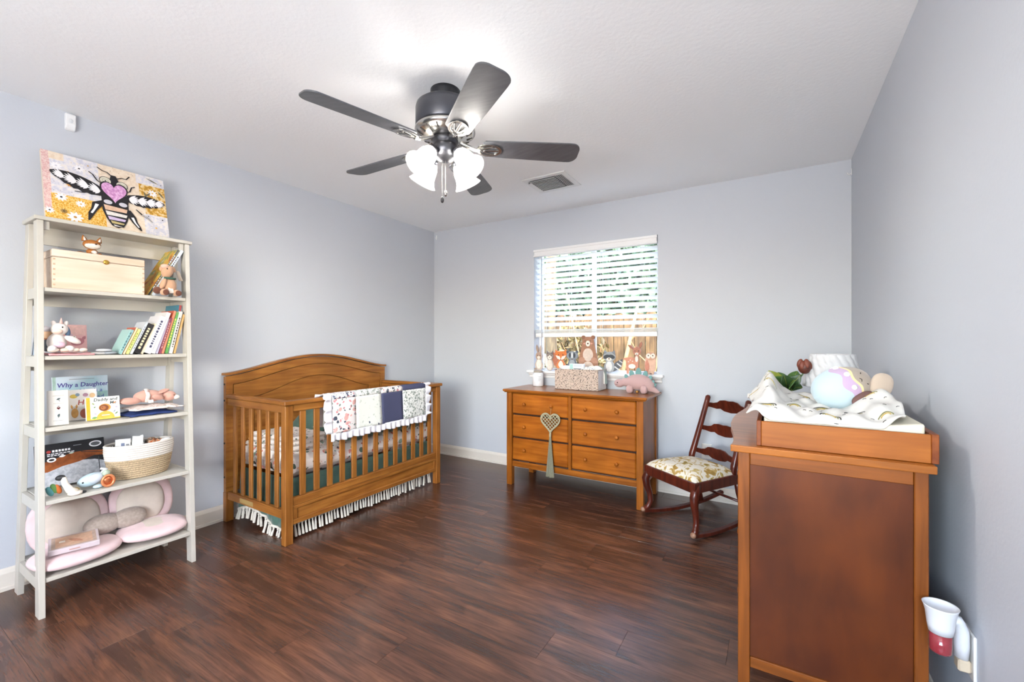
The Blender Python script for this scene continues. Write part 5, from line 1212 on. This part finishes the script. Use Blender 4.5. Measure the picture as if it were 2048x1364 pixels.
for k, (x, y, w, h, d, rz, lab) in enumerate([(-2.915, .872, .05, .055, .035, 12, 'white printed carton left in the rope basket'), (-2.905, .925, .042, .062, .03, -8, 'plain white carton beside the printed one in rope basket')]):
    c = thing('small_carton', lab, 'box', (x, y, z4+.11), 'cartons in the rope basket')
    M = Matrix.Translation((x, y, z4+.135)) @ Euler((R(-6), R(-10), R(rz))).to_matrix().to_4x4()
    G().box(-d/2, d/2, -w/2, w/2, 0, h+.012, .001).xf(M).build('carton', WB, c)
    G().box(-d/2-.0005, d/2+.0005, -w/2-.0005, w/2+.0005, h+.0125, h+.0145).xf(M).build('flap', WB, c)
    if k == 0: prints('carton_print', [(rectp(-.018, .03, -.002, .048), P('print_blue_grey', '7f8aa8', .6)), (rectp(.004, .034, .018, .042), PG)], M @ frame((d/2, 0, 0), (0, 1, 0), (0, 0, 1)), c)
tag(G().obox((-2.905, .951, z4+.165), (.002, .012, .1), (4, 0, 0)).build('card_strip', WB), 'thin white card standing upright in rope basket', 'card')
heap('striped_cloth', 'striped orange and beige cloth bundled in rope basket', -2.985, -2.875, .965, 1.065, z4+.135, .05, blob('rust_beige_cloth', [(.4, 'b5623a'), (.5, 'c9a98a'), (.6, '5a4a44')], (40, 90, 40), 2, .9), 'cloth')
tag(G().ell((-2.885, 1.045, z4+.172), (.022, .024, .012), 12, 8, (10, 0, 0)).build('white_sock', P('sock_white', 'e9e8ea', .95), smooth=True), 'small white rolled sock at right end of rope basket', 'sock')

# ---- bottom shelf: flower cushion and keepsake box
z5 = LV[0]+.0008
PKV = P('pale_pink_velour', 'dfc3c4', .95, sheen=.4, var=.06, bscale=20); BEI = P('beige_jersey', 'd3c6b9', .95, sheen=.2, var=.05, bscale=25); TAU = P('taupe_melange', 'a2948a', .95, sheen=.3, var=.15, bscale=90)
fc = thing('flower_cushion', 'pale pink flower shaped baby cushion folded on bottom shelf', 'cushion', (-2.93, .84, z5))
def petal(c, r, rot, inset=None, m=PKV, k=.62):
    p = G().ell(c, r, 28, 14, rot, e=.85).build('petal', m, fc, smooth=True)
    if inset:
        cc = Vector(c)+Vector(inset); G().ell(cc, (r[0]*.75, r[1]*k, r[2]*k), 24, 12, rot, e=.85).build('petal_inset', BEI if m is PKV and rot[1] < 45 else P('pink_white_jersey', 'e8dcdc', .95), p, smooth=True)
petal((-3.015, .695, z5+.155), (.035, .15, .15), (0, -12, 0), (.0225, 0, .004), k=.74)
petal((-3.02, .985, z5+.16), (.035, .145, .15), (0, -12, 0), (.0225, -.01, .004), k=.74)
petal((-2.862, .685, z5+.042), (.125, .165, .033), (0, 4, 8), (0, 0, .014), k=.6)
petal((-2.872, .985, z5+.046), (.125, .15, .033), (0, 4, -10), (0, 0, .014), k=.6)
for y in (.80, .905): G().ell((-2.94, y, z5+.115), (.035, .075, .05), 18, 12, (0, -30, 0), e=.9).build('flower_centre', TAU, fc, smooth=True)
kb = thing('keepsake_box', 'flat pink grey album box resting on the flower cushion', 'box', (-2.83, .685, z5+.078))
M = Matrix.Translation((-2.845, .672, z5+.083)) @ Euler((R(0), R(4), R(-12))).to_matrix().to_4x4()
BXP = P('box_pink_grey', 'c9bcc0', .5)
G().box(-.085, .07, -.085, .085, 0, .024, .0015).xf(M).build('box_body', BXP, kb)
prints('box_lid_print', [(rectp(-.075, -.075, .06, .075), C('b9a294')), (rectp(-.062, -.062, .048, .062), C('cda68c')), (leafp(-.03, -.02, .03, .03, .012), C('b8836a')), (rectp(-.02, -.05, .0, -.03), CRM)], M @ Matrix.Translation((0, 0, .024)), kb)
prints('box_side_print', [(rectp(-.018, .009, .018, .014), C('b58a80'))], M @ frame((.07, 0, 0), (0, 1, 0), (0, 0, 1)), kb)
# ------------------------------------------------------------------ low rocking chair in the corner
MAH = wood('dark_mahogany', '431a12', '6b2c1c', 'z', 35, .28, .2, coat=.3)
RCM = Matrix((Vector((.81, -.586, 0)).normalized(), Vector((.586, .81, 0)).normalized(), Vector((0, 0, 1)))).transposed().to_4x4(); RCM.translation = Vector((-.59, 2.965, 0))
rc = thing('rocking_chair', 'low mahogany rocking chair with gold floral cushion in the corner', 'rocking chair', RCM.translation)
def rb_(g, name, m=MAH, parent=rc, **k): return g.xf(RCM).build(name, m, parent, **k)
for sg in (-1, 1):
    pts = [(sg*.205, .035, .335), (sg*.213, .012, .30), (sg*.22, -.006, .26), (sg*.216, .0, .21), (sg*.208, .02, .15), (sg*.206, .026, .10), (sg*.214, .012, .06), (sg*.226, -.012, .038)]
    rb_(G().tube(pts, [.024, .027, .027, .024, .0195, .0175, .0185, .02], 12), 'front_leg', smooth=True)
    rb_(G().ell((sg*.228, -.022, .038), (.019, .016, .017), 14, 10), 'toe_scroll', P('pale_toe', 'a07a62', .5), smooth=True)  # toe scrolls paler than the rest of the leg
    rk = []
    for i in range(17):
        t = -.02+.69*i/16; rk.append((sg*(.222-.055*i/16), t, .0165+.33*(t-.2)**2))
    rb_(G().tube(rk, .0225, 4, flat=.7, up=(0, 0, 1)), 'rocker', smooth=False, bevel=.003)
    rb_(G().tube([(sg*.182, .395, .33), (sg*.182, .42, .22), (sg*.182, .455, .12), (sg*.183, .475, .05)], [.02, .019, .018, .019], 8), 'back_leg', smooth=True)
    rb_(G().tube([(sg*.178, .372, .33), (sg*.178, .382, .40), (sg*.174, .425, .52), (sg*.17, .475, .66), (sg*.168, .515, .77), (sg*.168, .53, .812), (sg*.168, .535, .822)], [.021, .022, .0205, .0195, .019, .019, .011], 10), 'back_post', smooth=True)
# seat frame
A = [(-.232, -.012), (.232, -.012), (.196, .405), (-.196, .405)]; B = [(-.205, .016), (.205, .016), (.172, .378), (-.172, .378)]
rb_(G().ring(A, B, .285, .352), 'seat_frame', bevel=.006)
FLO = blob('gold_floral_tapestry', [(.34, '9a7a3c'), (.42, 'bd9f60'), (.46, 'ddd5c4'), (.57, 'e0dace'), (.61, 'c0a868'), (.70, '8f7a3c')], (17, 17, 17), 2.5, .85, .9, bump=.1)
def cush(u, v):
    t = .0+.385*v; w = .222-.036*v; e = (1-(2*u-1)**6)*(1-(2*v-1)**6)
    return ((2*u-1)*w, t, .352+.050*max(e, 0)**.5+.012*math.sin(math.pi*u)*math.sin(math.pi*v))
g = G(); g.grid(cush, 28, 28); g.add([(-.222, 0, .3525), (.222, 0, .3525), (.186, .385, .3525), (-.186, .385, .3525)], [(0, 1, 2, 3)])
rb_(g, 'seat_cushion', FLO, smooth=True)
so = [(-.178, -.014), (-.15, -.016), (-.11, -.022), (-.08, -.018), (-.055, -.030), (0, -.036), (.055, -.030), (.08, -.018), (.11, -.022), (.15, -.016), (.178, -.014)]
su = [(-.178, .013), (-.13, .012), (-.095, .018), (-.07, .032), (-.035, .036), (0, .033), (.035, .036), (.07, .032), (.095, .018), (.13, .012), (.178, .013)]
so = [(a, b*1.25) for a, b in so]; su = [(a, b*1.25) for a, b in su]
for z, t in ((.43, .392), (.59, .452), (.755, .51)):
    g = G(); n = len(so)
    # bowed slat: the outline is bent backwards in the middle
    def bend(s_): return t+.018+.022*(1-(s_/.178)**2)
    vs_ = [(a, bend(a)+dt-.3*b, z+b) for dt in (0, .013) for a, b in so+su[::-1]]
    m = 2*n; fs = [(i, (i+1) % m, m+(i+1) % m, m+i) for i in range(m)]
    for k in (0, m):
        for i in range(n-1): fs.append((k+i, k+i+1, k+m-2-i, k+m-1-i))
    g.add(vs_, fs); rb_(g, 'back_slat', bevel=.002)
rb_(G().tube([(-.185, .44, .16), (.185, .44, .16)], .009, 8), 'stretcher', smooth=True)

# ------------------------------------------------------------------ bow-front dresser against the right wall
D2X = wood('brown_stained_wood_x', '6c370c', '8e4e18', 'x', 42, .4)
D2Y = wood('brown_stained_wood_y', '6c370c', '8e4e18', 'y', 42, .4)
D2Z = wood('brown_stained_wood_z', '6c370c', '8e4e18', 'z', 42, .4)
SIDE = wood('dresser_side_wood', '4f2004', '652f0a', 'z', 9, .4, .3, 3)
EX0, EX1, EY0, EY1, EZ = -.100, .362, 1.592, 2.668, .855
d2 = thing('bow_front_dresser', 'tall honey brown bow-front dresser against right wall', 'dresser', ((EX0+EX1)/2, (EY0+EY1)/2, 0))
fr = [(-.121, 1.577), (-.1185, 1.62), (-.118, 1.66), (-.1225, 1.74), (-.134, 1.84), (-.146, 1.93), (-.153, 2.03), (-.155, 2.13)]
fr = fr+[(a, 4.26-b) for a, b in fr[::-1][1:]]
G().prism([(EX1+.014, fr[0][1])]+[(EX1+.014, fr[-1][1])]+fr[::-1], EZ, .877).build('top', OAKT, d2, bevel=.003)
for (x0, x1) in ((EX0, EX0+.034), (EX1-.03, EX1)):
    for (y0, y1) in ((EY0, EY0+.036), (EY1-.036, EY1)): G().box(x0, x1, y0, y1, 0, EZ-.0005, .002).build('leg', D2Z, d2)
for y0, s_ in ((EY0, 1), (EY1, -1)):
    G().box(EX0+.0345, EX1-.0305, y0+.003*s_, y0+.02*s_, .815, EZ-.001, .002).build('side_rail', D2X, d2)
    G().box(EX0+.0345, EX1-.0305, y0+.003*s_, y0+.02*s_, .158, .192, .002).build('side_rail', D2X, d2)
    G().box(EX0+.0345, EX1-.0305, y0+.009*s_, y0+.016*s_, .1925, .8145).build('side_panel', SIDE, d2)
G().box(EX1-.012, EX1-.004, EY0+.037, EY1-.037, .16, EZ-.001).build('back_panel', DARK, d2)
bow = lambda y: EX0+.014-.010*max(0, math.cos((y-2.13)/.50*math.pi/2)) if abs(y-2.13) < .5 else EX0+.014
def bowed(y0, y1, z0, z1, th, off, name, m, n=14):
    g = G(); pts = [(bow(y0+(y1-y0)*i/n)-off, y0+(y1-y0)*i/n) for i in range(n+1)]
    return g.prism(pts[::-1]+[(a+th, b) for a, b in pts], z0, z1).build(name, m, d2, bevel=.003)
G().box(EX0+.028, EX0+.034, EY0+.037, EY1-.037, .205, EZ-.002).build('inner_frame', P('drawer_gap_brown', '2f160a', .7), d2)
bowed(EY0+.037, EY1-.037, .158, .204, .018, -.008, 'apron', D2Y)
for (y0, y1) in ((EY0+.040, 2.122), (2.138, EY1-.040)):
    for (z0, z1) in ((.214, .418), (.426, .63), (.638, .842)):
        dw = bowed(y0, y1, z0, z1, .018, .0, 'drawer', D2Y)
        for f in (.26, .74):
            yy = y0+(y1-y0)*f; knob((bow(yy)+.006, yy, (z0+z1)/2), (-1, 0, 0), dw, m=D2Z)
# changing tray, pad, blanket
TRW = wood('tray_light_wood', '84430f', 'ac6420', 'x', 30, .45, .15, 18)
ct = thing('changing_tray', 'wooden changing tray on top of the bow-front dresser', 'changing tray', (.17, 1.99, .8775))
TX0, TX1, TY0, TY1 = -.047, .386, 1.606, 2.385
for x0, x1 in ((TX0, TX0+.013), (TX1-.016, TX1)): G().box(x0, x1, TY0, TY1, .8778, .959, .0015).build('side_board', wood('tray_end_wood', '6e300c', '8d4a1a', 'y', 30, .45, .15, 18), ct)
G().box(TX0+.0132, TX1-.0162, TY0, TY0+.013, .8778, .957, .0015).build('front_board', TRW, ct)
G().box(TX0+.0132, TX1-.0162, TY1-.013, TY1, .8778, .957, .0015).build('rear_board', TRW, ct)
G().box(TX0+.0132, TX1-.0162, TY0+.0132, TY1-.0132, .8778, .884).build('tray_floor', TRW, ct)
PADM = P('cream_pad_cover', 'd3ccb9', .8, bump=.1, bscale=120)
def padz(u): return .078+.020*abs(2*u-1)**1.6
def pad(u, v): return (-.027+.39*u, 1.628+.735*v, .8845+padz(u))
g = G(); n = 16
prof = [(-.027+.39*i/n, .8845+padz(i/n)) for i in range(n+1)]
g.prism([(a, b) for a, b in [(.363, .8845), (-.027, .8845)][::-1]+prof[::-1]], 0, .735, Matrix((Vector((1, 0, 0)), Vector((0, 0, 1)), Vector((0, -1, 0)))).transposed().to_4x4())
for v_ in g.v: v_.y += 1.628+.735
tag(g.build('changing_pad', PADM, bevel=.008), 'cream contoured changing pad lying in the wooden tray', 'changing pad')
BLK_ = P('white_muslin', 'd9d6d0', .95, var=.05, bscale=40)
random.seed(5)
bt = thing('rainbow_blanket', 'white muslin blanket with little rainbows heaped on changing pad', 'blanket', (.14, 1.95, .96))
def bz(x, y):
    """height of the heaped cloth"""
    u = (x+.09)/.45
    base_ = .8845+padz(min(1, max(0, (x+.027)/.39)))+.009
    ridge = .075*math.exp(-((x+.012)/.034)**2)*min(1, max(0, (y-1.66)/.25))+.055*math.exp(-((x-.30)/.055)**2)*min(1, max(0, (y-1.68)/.2))
    fold = .006*math.sin(x*70+y*22)+.005*math.sin(x*35-y*48)
    back = .012*max(0, (y-1.9)/.4)
    drop = -.5*max(0, -.046-x)
    return base_+ridge+fold+back+drop+.006
def bl_(u, v):
    x = -.078+.405*u+.018*math.sin(v*6); y = 1.617+.06*(1-v)*max(0, u-.84)*4+.06*(1-v)*max(0, .12-u)*4+.63*v
    e = max(0, 1-(y-1.617)/.045)
    return (x, y, max(bz(x, y)-.03*e*e, .962))
G().grid(bl_, 60, 60).build('muslin', BLK_, bt, smooth=True, solid=.004)
RBC = [P('rainbow_mustard', 'b59a4a', .9), P('rainbow_olive', '7d7a4c', .9), P('rainbow_ink', '3a3733', .9)]
INKC = RBC[2]
k = 0
for (u, v) in [(.12, .10), (.88, .10), (.55, .05), (.3, .3), (.7, .22), (.15, .45), (.5, .35), (.85, .4), (.35, .6), (.65, .55), (.2, .75), (.5, .8), (.8, .72), (.05, .6)]:
    for q in range(3):
        r = .012+.007*q; pts = []
        for i in range(13):
            a = math.pi*i/12; uu = u+r*math.cos(a)/.405; vv = v+r*math.sin(a)/.62
            p = Vector(bl_(min(1, max(0, uu)), min(1, max(0, vv)))); pts.append(p+Vector((0, -.001, .0026)))
        if q < 2 or k % 2 == 0: G().tube(pts, .0016, 5).build('rainbow_print', RBC[q], bt)
    k += 1
for i in range(60):
    u, v = random.random(), random.random(); a = random.uniform(-.5, .5); pts = []
    for q in range(5):
        uu = u+.022*q/4*math.cos(a); vv = v+.02*q/4*math.sin(a)+.004*math.sin(q)
        if uu < 1 and vv < 1: pts.append(Vector(bl_(uu, vv))+Vector((0, -.001, .0026)))
    if len(pts) > 2: G().tube(pts, .0009, 4).build('dash_print', INKC, bt)

# egg shaped bunny plush
ec = Vector((.208, 1.945, 1.048))
ax = (Vector((.855, .519, 0))*.80+Vector((0, 0, .40))+Vector((.43, -.70, 0))*.25).normalized()
ME = ax.to_track_quat('Z', 'Y').to_matrix().to_4x4(); ME.translation = ec
eg = thing('bunny_egg_plush', 'egg shaped bunny plush, blue and lilac below and taupe above', 'plush toy', ec-Vector((0, 0, .08)))
def eggp(a, s_):
    """s_ from -1 (blue end) to 1 (head end)"""
    r = .074*math.sqrt(max(0, 1-s_*s_))*(1-.08*s_); return ME @ Vector((r*math.cos(a), r*math.sin(a),   .095*s_))
b1 = lambda a: -.08+.09*math.sin(a*6); b2 = lambda a: .28+.05*math.sin(a*6+1); b3 = lambda a: .37+.05*math.sin(a*6+1)
def band(lo, hi, name, m, ns=10, par=eg): return G().grid(lambda u, v: eggp(2*math.pi*u, lo(2*math.pi*u)+(hi(2*math.pi*u)-lo(2*math.pi*u))*v), 48, ns).build(name, m, par, smooth=True)
band(lambda a: -1, b1, 'egg_base', P('egg_blue', 'b4c6cd', .95, sheen=.3)); band(b1, b2, 'lilac_band', P('egg_lilac', 'b9a0bc', .95, sheen=.3)); band(b2, b3, 'scallop_trim', P('egg_butter', 'e6cf9a', .95, sheen=.3), 3)
hd = band(b3, lambda a: 1, 'head', P('bunny_taupe', 'a5978a', .95, sheen=.3))
for k in range(9):
    a = 2*math.pi*k/9+.3; p = eggp(a, .13+.06*(k % 2)); G().ell(p, (.009, .009, .009), 10, 8).build('white_dot', WHT, eg, smooth=True)
cdir = (Vector((0, 0, 1.2))-ec).normalized()
best = max([2*math.pi*i/72 for i in range(72)], key=lambda a: (eggp(a, .7)-ec).dot(cdir))
for da in (-.35, .35):
    p = eggp(best+da, .62); q = eggp(best+da*1.25, .66)
    G().tube([p+cdir*.001, (p+q)/2+cdir*.002, q+cdir*.001], .0013, 5).build('eye', DARK, hd)
G().tube([eggp(best, .52)+cdir*.001, eggp(best-.1, .47)+cdir*.001], .001, 5).build('mouth', DARK, hd); G().tube([eggp(best, .52)+cdir*.001, eggp(best+.1, .47)+cdir*.001], .001, 5).build('mouth', DARK, hd)
EAR = P('bunny_ear_taupe', 'b9a796', .95, sheen=.3)
rt = Vector((.855, .519, 0)); tow = Vector((.43, -.70, 0))
pe = eggp(best, .86)
for k, (pc, rr, ro) in enumerate([(pe+rt*.03-Vector((0, 0, .028))+tow*.02, (.035, .012, .042), (0, 12, 20)), (pe-Vector((0, 0, .075))-rt*.04+tow*.03, (.038, .012, .022), (0, -30, 25))]):
    G().ell(pc, rr, 16, 10, ro, e=.85).build('ear', EAR if k == 0 else P('bunny_inner_ear', '6a4d48', .95), eg, smooth=True)
# table lamp with textured shade behind the tray
lx, lyy = .236, 2.515
la = thing('table_lamp', 'white textured drum lamp behind the tray on bow-front dresser', 'lamp', (lx, lyy, .8775))
TL = Matrix.Translation((lx, lyy, 0)); LW = P('lamp_white', 'c9c9cb', .7)
G().lathe([(.001, .878), (.06, .878), (.06, .886), (.03, .892), (.034, .93), (.045, .965), (.03, 1.0), (.012, 1.015), (.01, 1.06)], 24, TL).build('lamp_base', P('lamp_base_stone', 'cfcac2', .5), la, smooth=True)
def lsh(u, v):
    a = 2*math.pi*u; z = 1.005+.152*v; r = .112-.030*v+.0034*abs(math.sin(a*9+v*7))*1.4+.0016*math.sin(v*40+a*9)
    return (lx+r*math.cos(a), lyy+r*math.sin(a), z)
G().grid(lsh, 192, 24).build('lamp_shade', LW, la, smooth=True, solid=.003)
for z, r in ((1.007, .112), (1.156, .0825)): G().tube([(lx+r*math.cos(a), lyy+r*math.sin(a), z) for a in [2*math.pi*i/40 for i in range(40)]], .0028, 6, closed=True).build('shade_rim', LW, la, smooth=True)
G().tube([(lx-.08, lyy, 1.15), (lx, lyy, 1.06), (lx+.08, lyy, 1.15)], .002, 6).build('shade_spider', P('grey_metal', '8c8f92', .4, .6), la)
# potted plant
px_, py_ = .055, 2.50
pp = thing('potted_plant', 'leafy dark green potted plant with a red brown bud behind tray', 'plant', (px_, py_, .8775))
G().lathe([(.001, .878), (.042, .878), (.055, .96), (.058, .962), (.05, .958), (.001, .955)], 24, Matrix.Translation((px_, py_, 0))).build('pot', P('pot_dark_brown', '3a2a24', .5), pp, smooth=True)
LG = [P('leaf_dark_green', '2c4a26', .4, var=.2, bscale=60), P('leaf_mid_green', '45682f', .4, var=.2, bscale=60), P('leaf_yellow_green', '8a9238', .4, var=.2, bscale=60), P('leaf_bronze', '4a3428', .4)]
def leaf(p0, p1, w, m, nrm=(0, -.8, .6)):
    p0 = Vector(p0); p1 = Vector(p1); d = p1-p0; s_ = d.cross(Vector(nrm)).normalized(); n_ = s_.cross(d).normalized()
    def f(u, v):
        ww = w*math.sin(math.pi*min(.999, .03+u*.95))**.8; return p0+d*u+s_*ww*(2*v-1)+n_*(.12*d.length*math.sin(math.pi*u)+.3*w*abs(2*v-1)*math.sin(math.pi*u))
    lf = G().grid(f, 12, 6).build('leaf', m, pp, smooth=True, solid=.0015)
    G().tube([f(i/8, .5)+n_*.0012 for i in range(9)], .0011, 5).build('midrib', LG[2], lf)
st = Vector((px_, py_, .955))
for p1, w, mi in [((-.022, 2.42, 1.075), .03, 2), ((.0, 2.42, 1.045), .034, 1), ((.04, 2.40, 1.06), .036, 0), ((.085, 2.41, 1.035), .034, 1), ((.02, 2.415, .99), .032, 0), ((.11, 2.46, 1.06), .028, 0), ((.075, 2.415, .985), .032, 0), ((.10, 2.56, 1.07), .028, 1), ((.02, 2.58, 1.06), .028, 1), ((.05, 2.43, 1.015), .03, 3), ((.115, 2.43, 1.0), .028, 0)]:
    a = st+Vector(((p1[0]-px_)*.3, (p1[1]-py_)*.3, .03)); stm = G().tube([st, a], [.003, .0022], 6).build('leaf_stalk', LG[1], pp); leaf(a, p1, w, LG[mi])
G().tube([st, (.10, 2.47, 1.03), (.123, 2.465, 1.07)], .003, 6).build('flower_stalk', LG[1], pp)
bd = G().ell((.125, 2.463, 1.095), (.027, .024, .032), 14, 10).build('bud', P('bud_red_brown', '5a2a20', .5, var=.3, bscale=80), pp, smooth=True)
for k in range(6):
    a = k*math.pi/3; G().ell((.125+.018*math.cos(a), 2.463+.016*math.sin(a), 1.105+.008*(k % 2)), (.012, .011, .022), 10, 8, (15*math.sin(a), -15*math.cos(a), 0)).build('bract', P('bract_red_brown', '6e3524', .5), bd, smooth=True)
# outlet and plug-in air freshener on the right wall
wo_ = thing('wall_outlet', 'white outlet plate on right wall holding the air freshener', 'outlet', (XR, 1.595, .335))
G().box(XR-.007, XR-.0005, 1.556, 1.634, .335, .455, .003).build('cover_plate', OUTC, wo_)
af = thing('air_freshener', 'white plug-in air freshener with red refill on right wall', 'air freshener', (.40, 1.56, .37))
AW = P('freshener_white', 'd6d8dc', .35)
cx, cy_ = .374, 1.548
TA = Matrix.Translation((cx, cy_, 0))
G().lathe([(.001, .452), (.024, .452), (.027, .47), (.03, .50), (.0345, .518), (.0365, .523), (.034, .522), (.028, .505), (.001, .503)], 28, TA).build('cup', AW, af, smooth=True)
for i in range(5): G().lathe([(.001, 0), (.002, .0003)], 8, Matrix.Translation((cx-.008+.006*(i % 3), cy_-.004+.008*(i//3), .5046))).build('vent_hole', DARK, af)
G().lathe([(.001, .402), (.021, .402), (.022, .406), (.022, .4515), (.001, .4515)], 24, TA).build('refill', P('red_oil', '8a0c20', .08, spec=.8), af, smooth=True)
G().lathe([(.0225, .400), (.0245, .402), (.0245, .451), (.0225, .451)], 24, TA, caps=False).build('refill_glass', thin('clear_plastic', 'e8dada', .96, .2, .05), af, smooth=True)
G().tube([(cx+.022, cy_+.012, .488), (.408, 1.567, .486), (.419, 1.575, .462), (.421, 1.578, .42), (.421, 1.58, .385)], [.016, .017, .018, .018, .016], 10, flat=.8).build('arm', AW, af, smooth=True)
G().box(.412, XR-.0075, 1.566, 1.6, .352, .383, .004).build('plug', P('plug_beige', 'c9b9a0', .4), af)
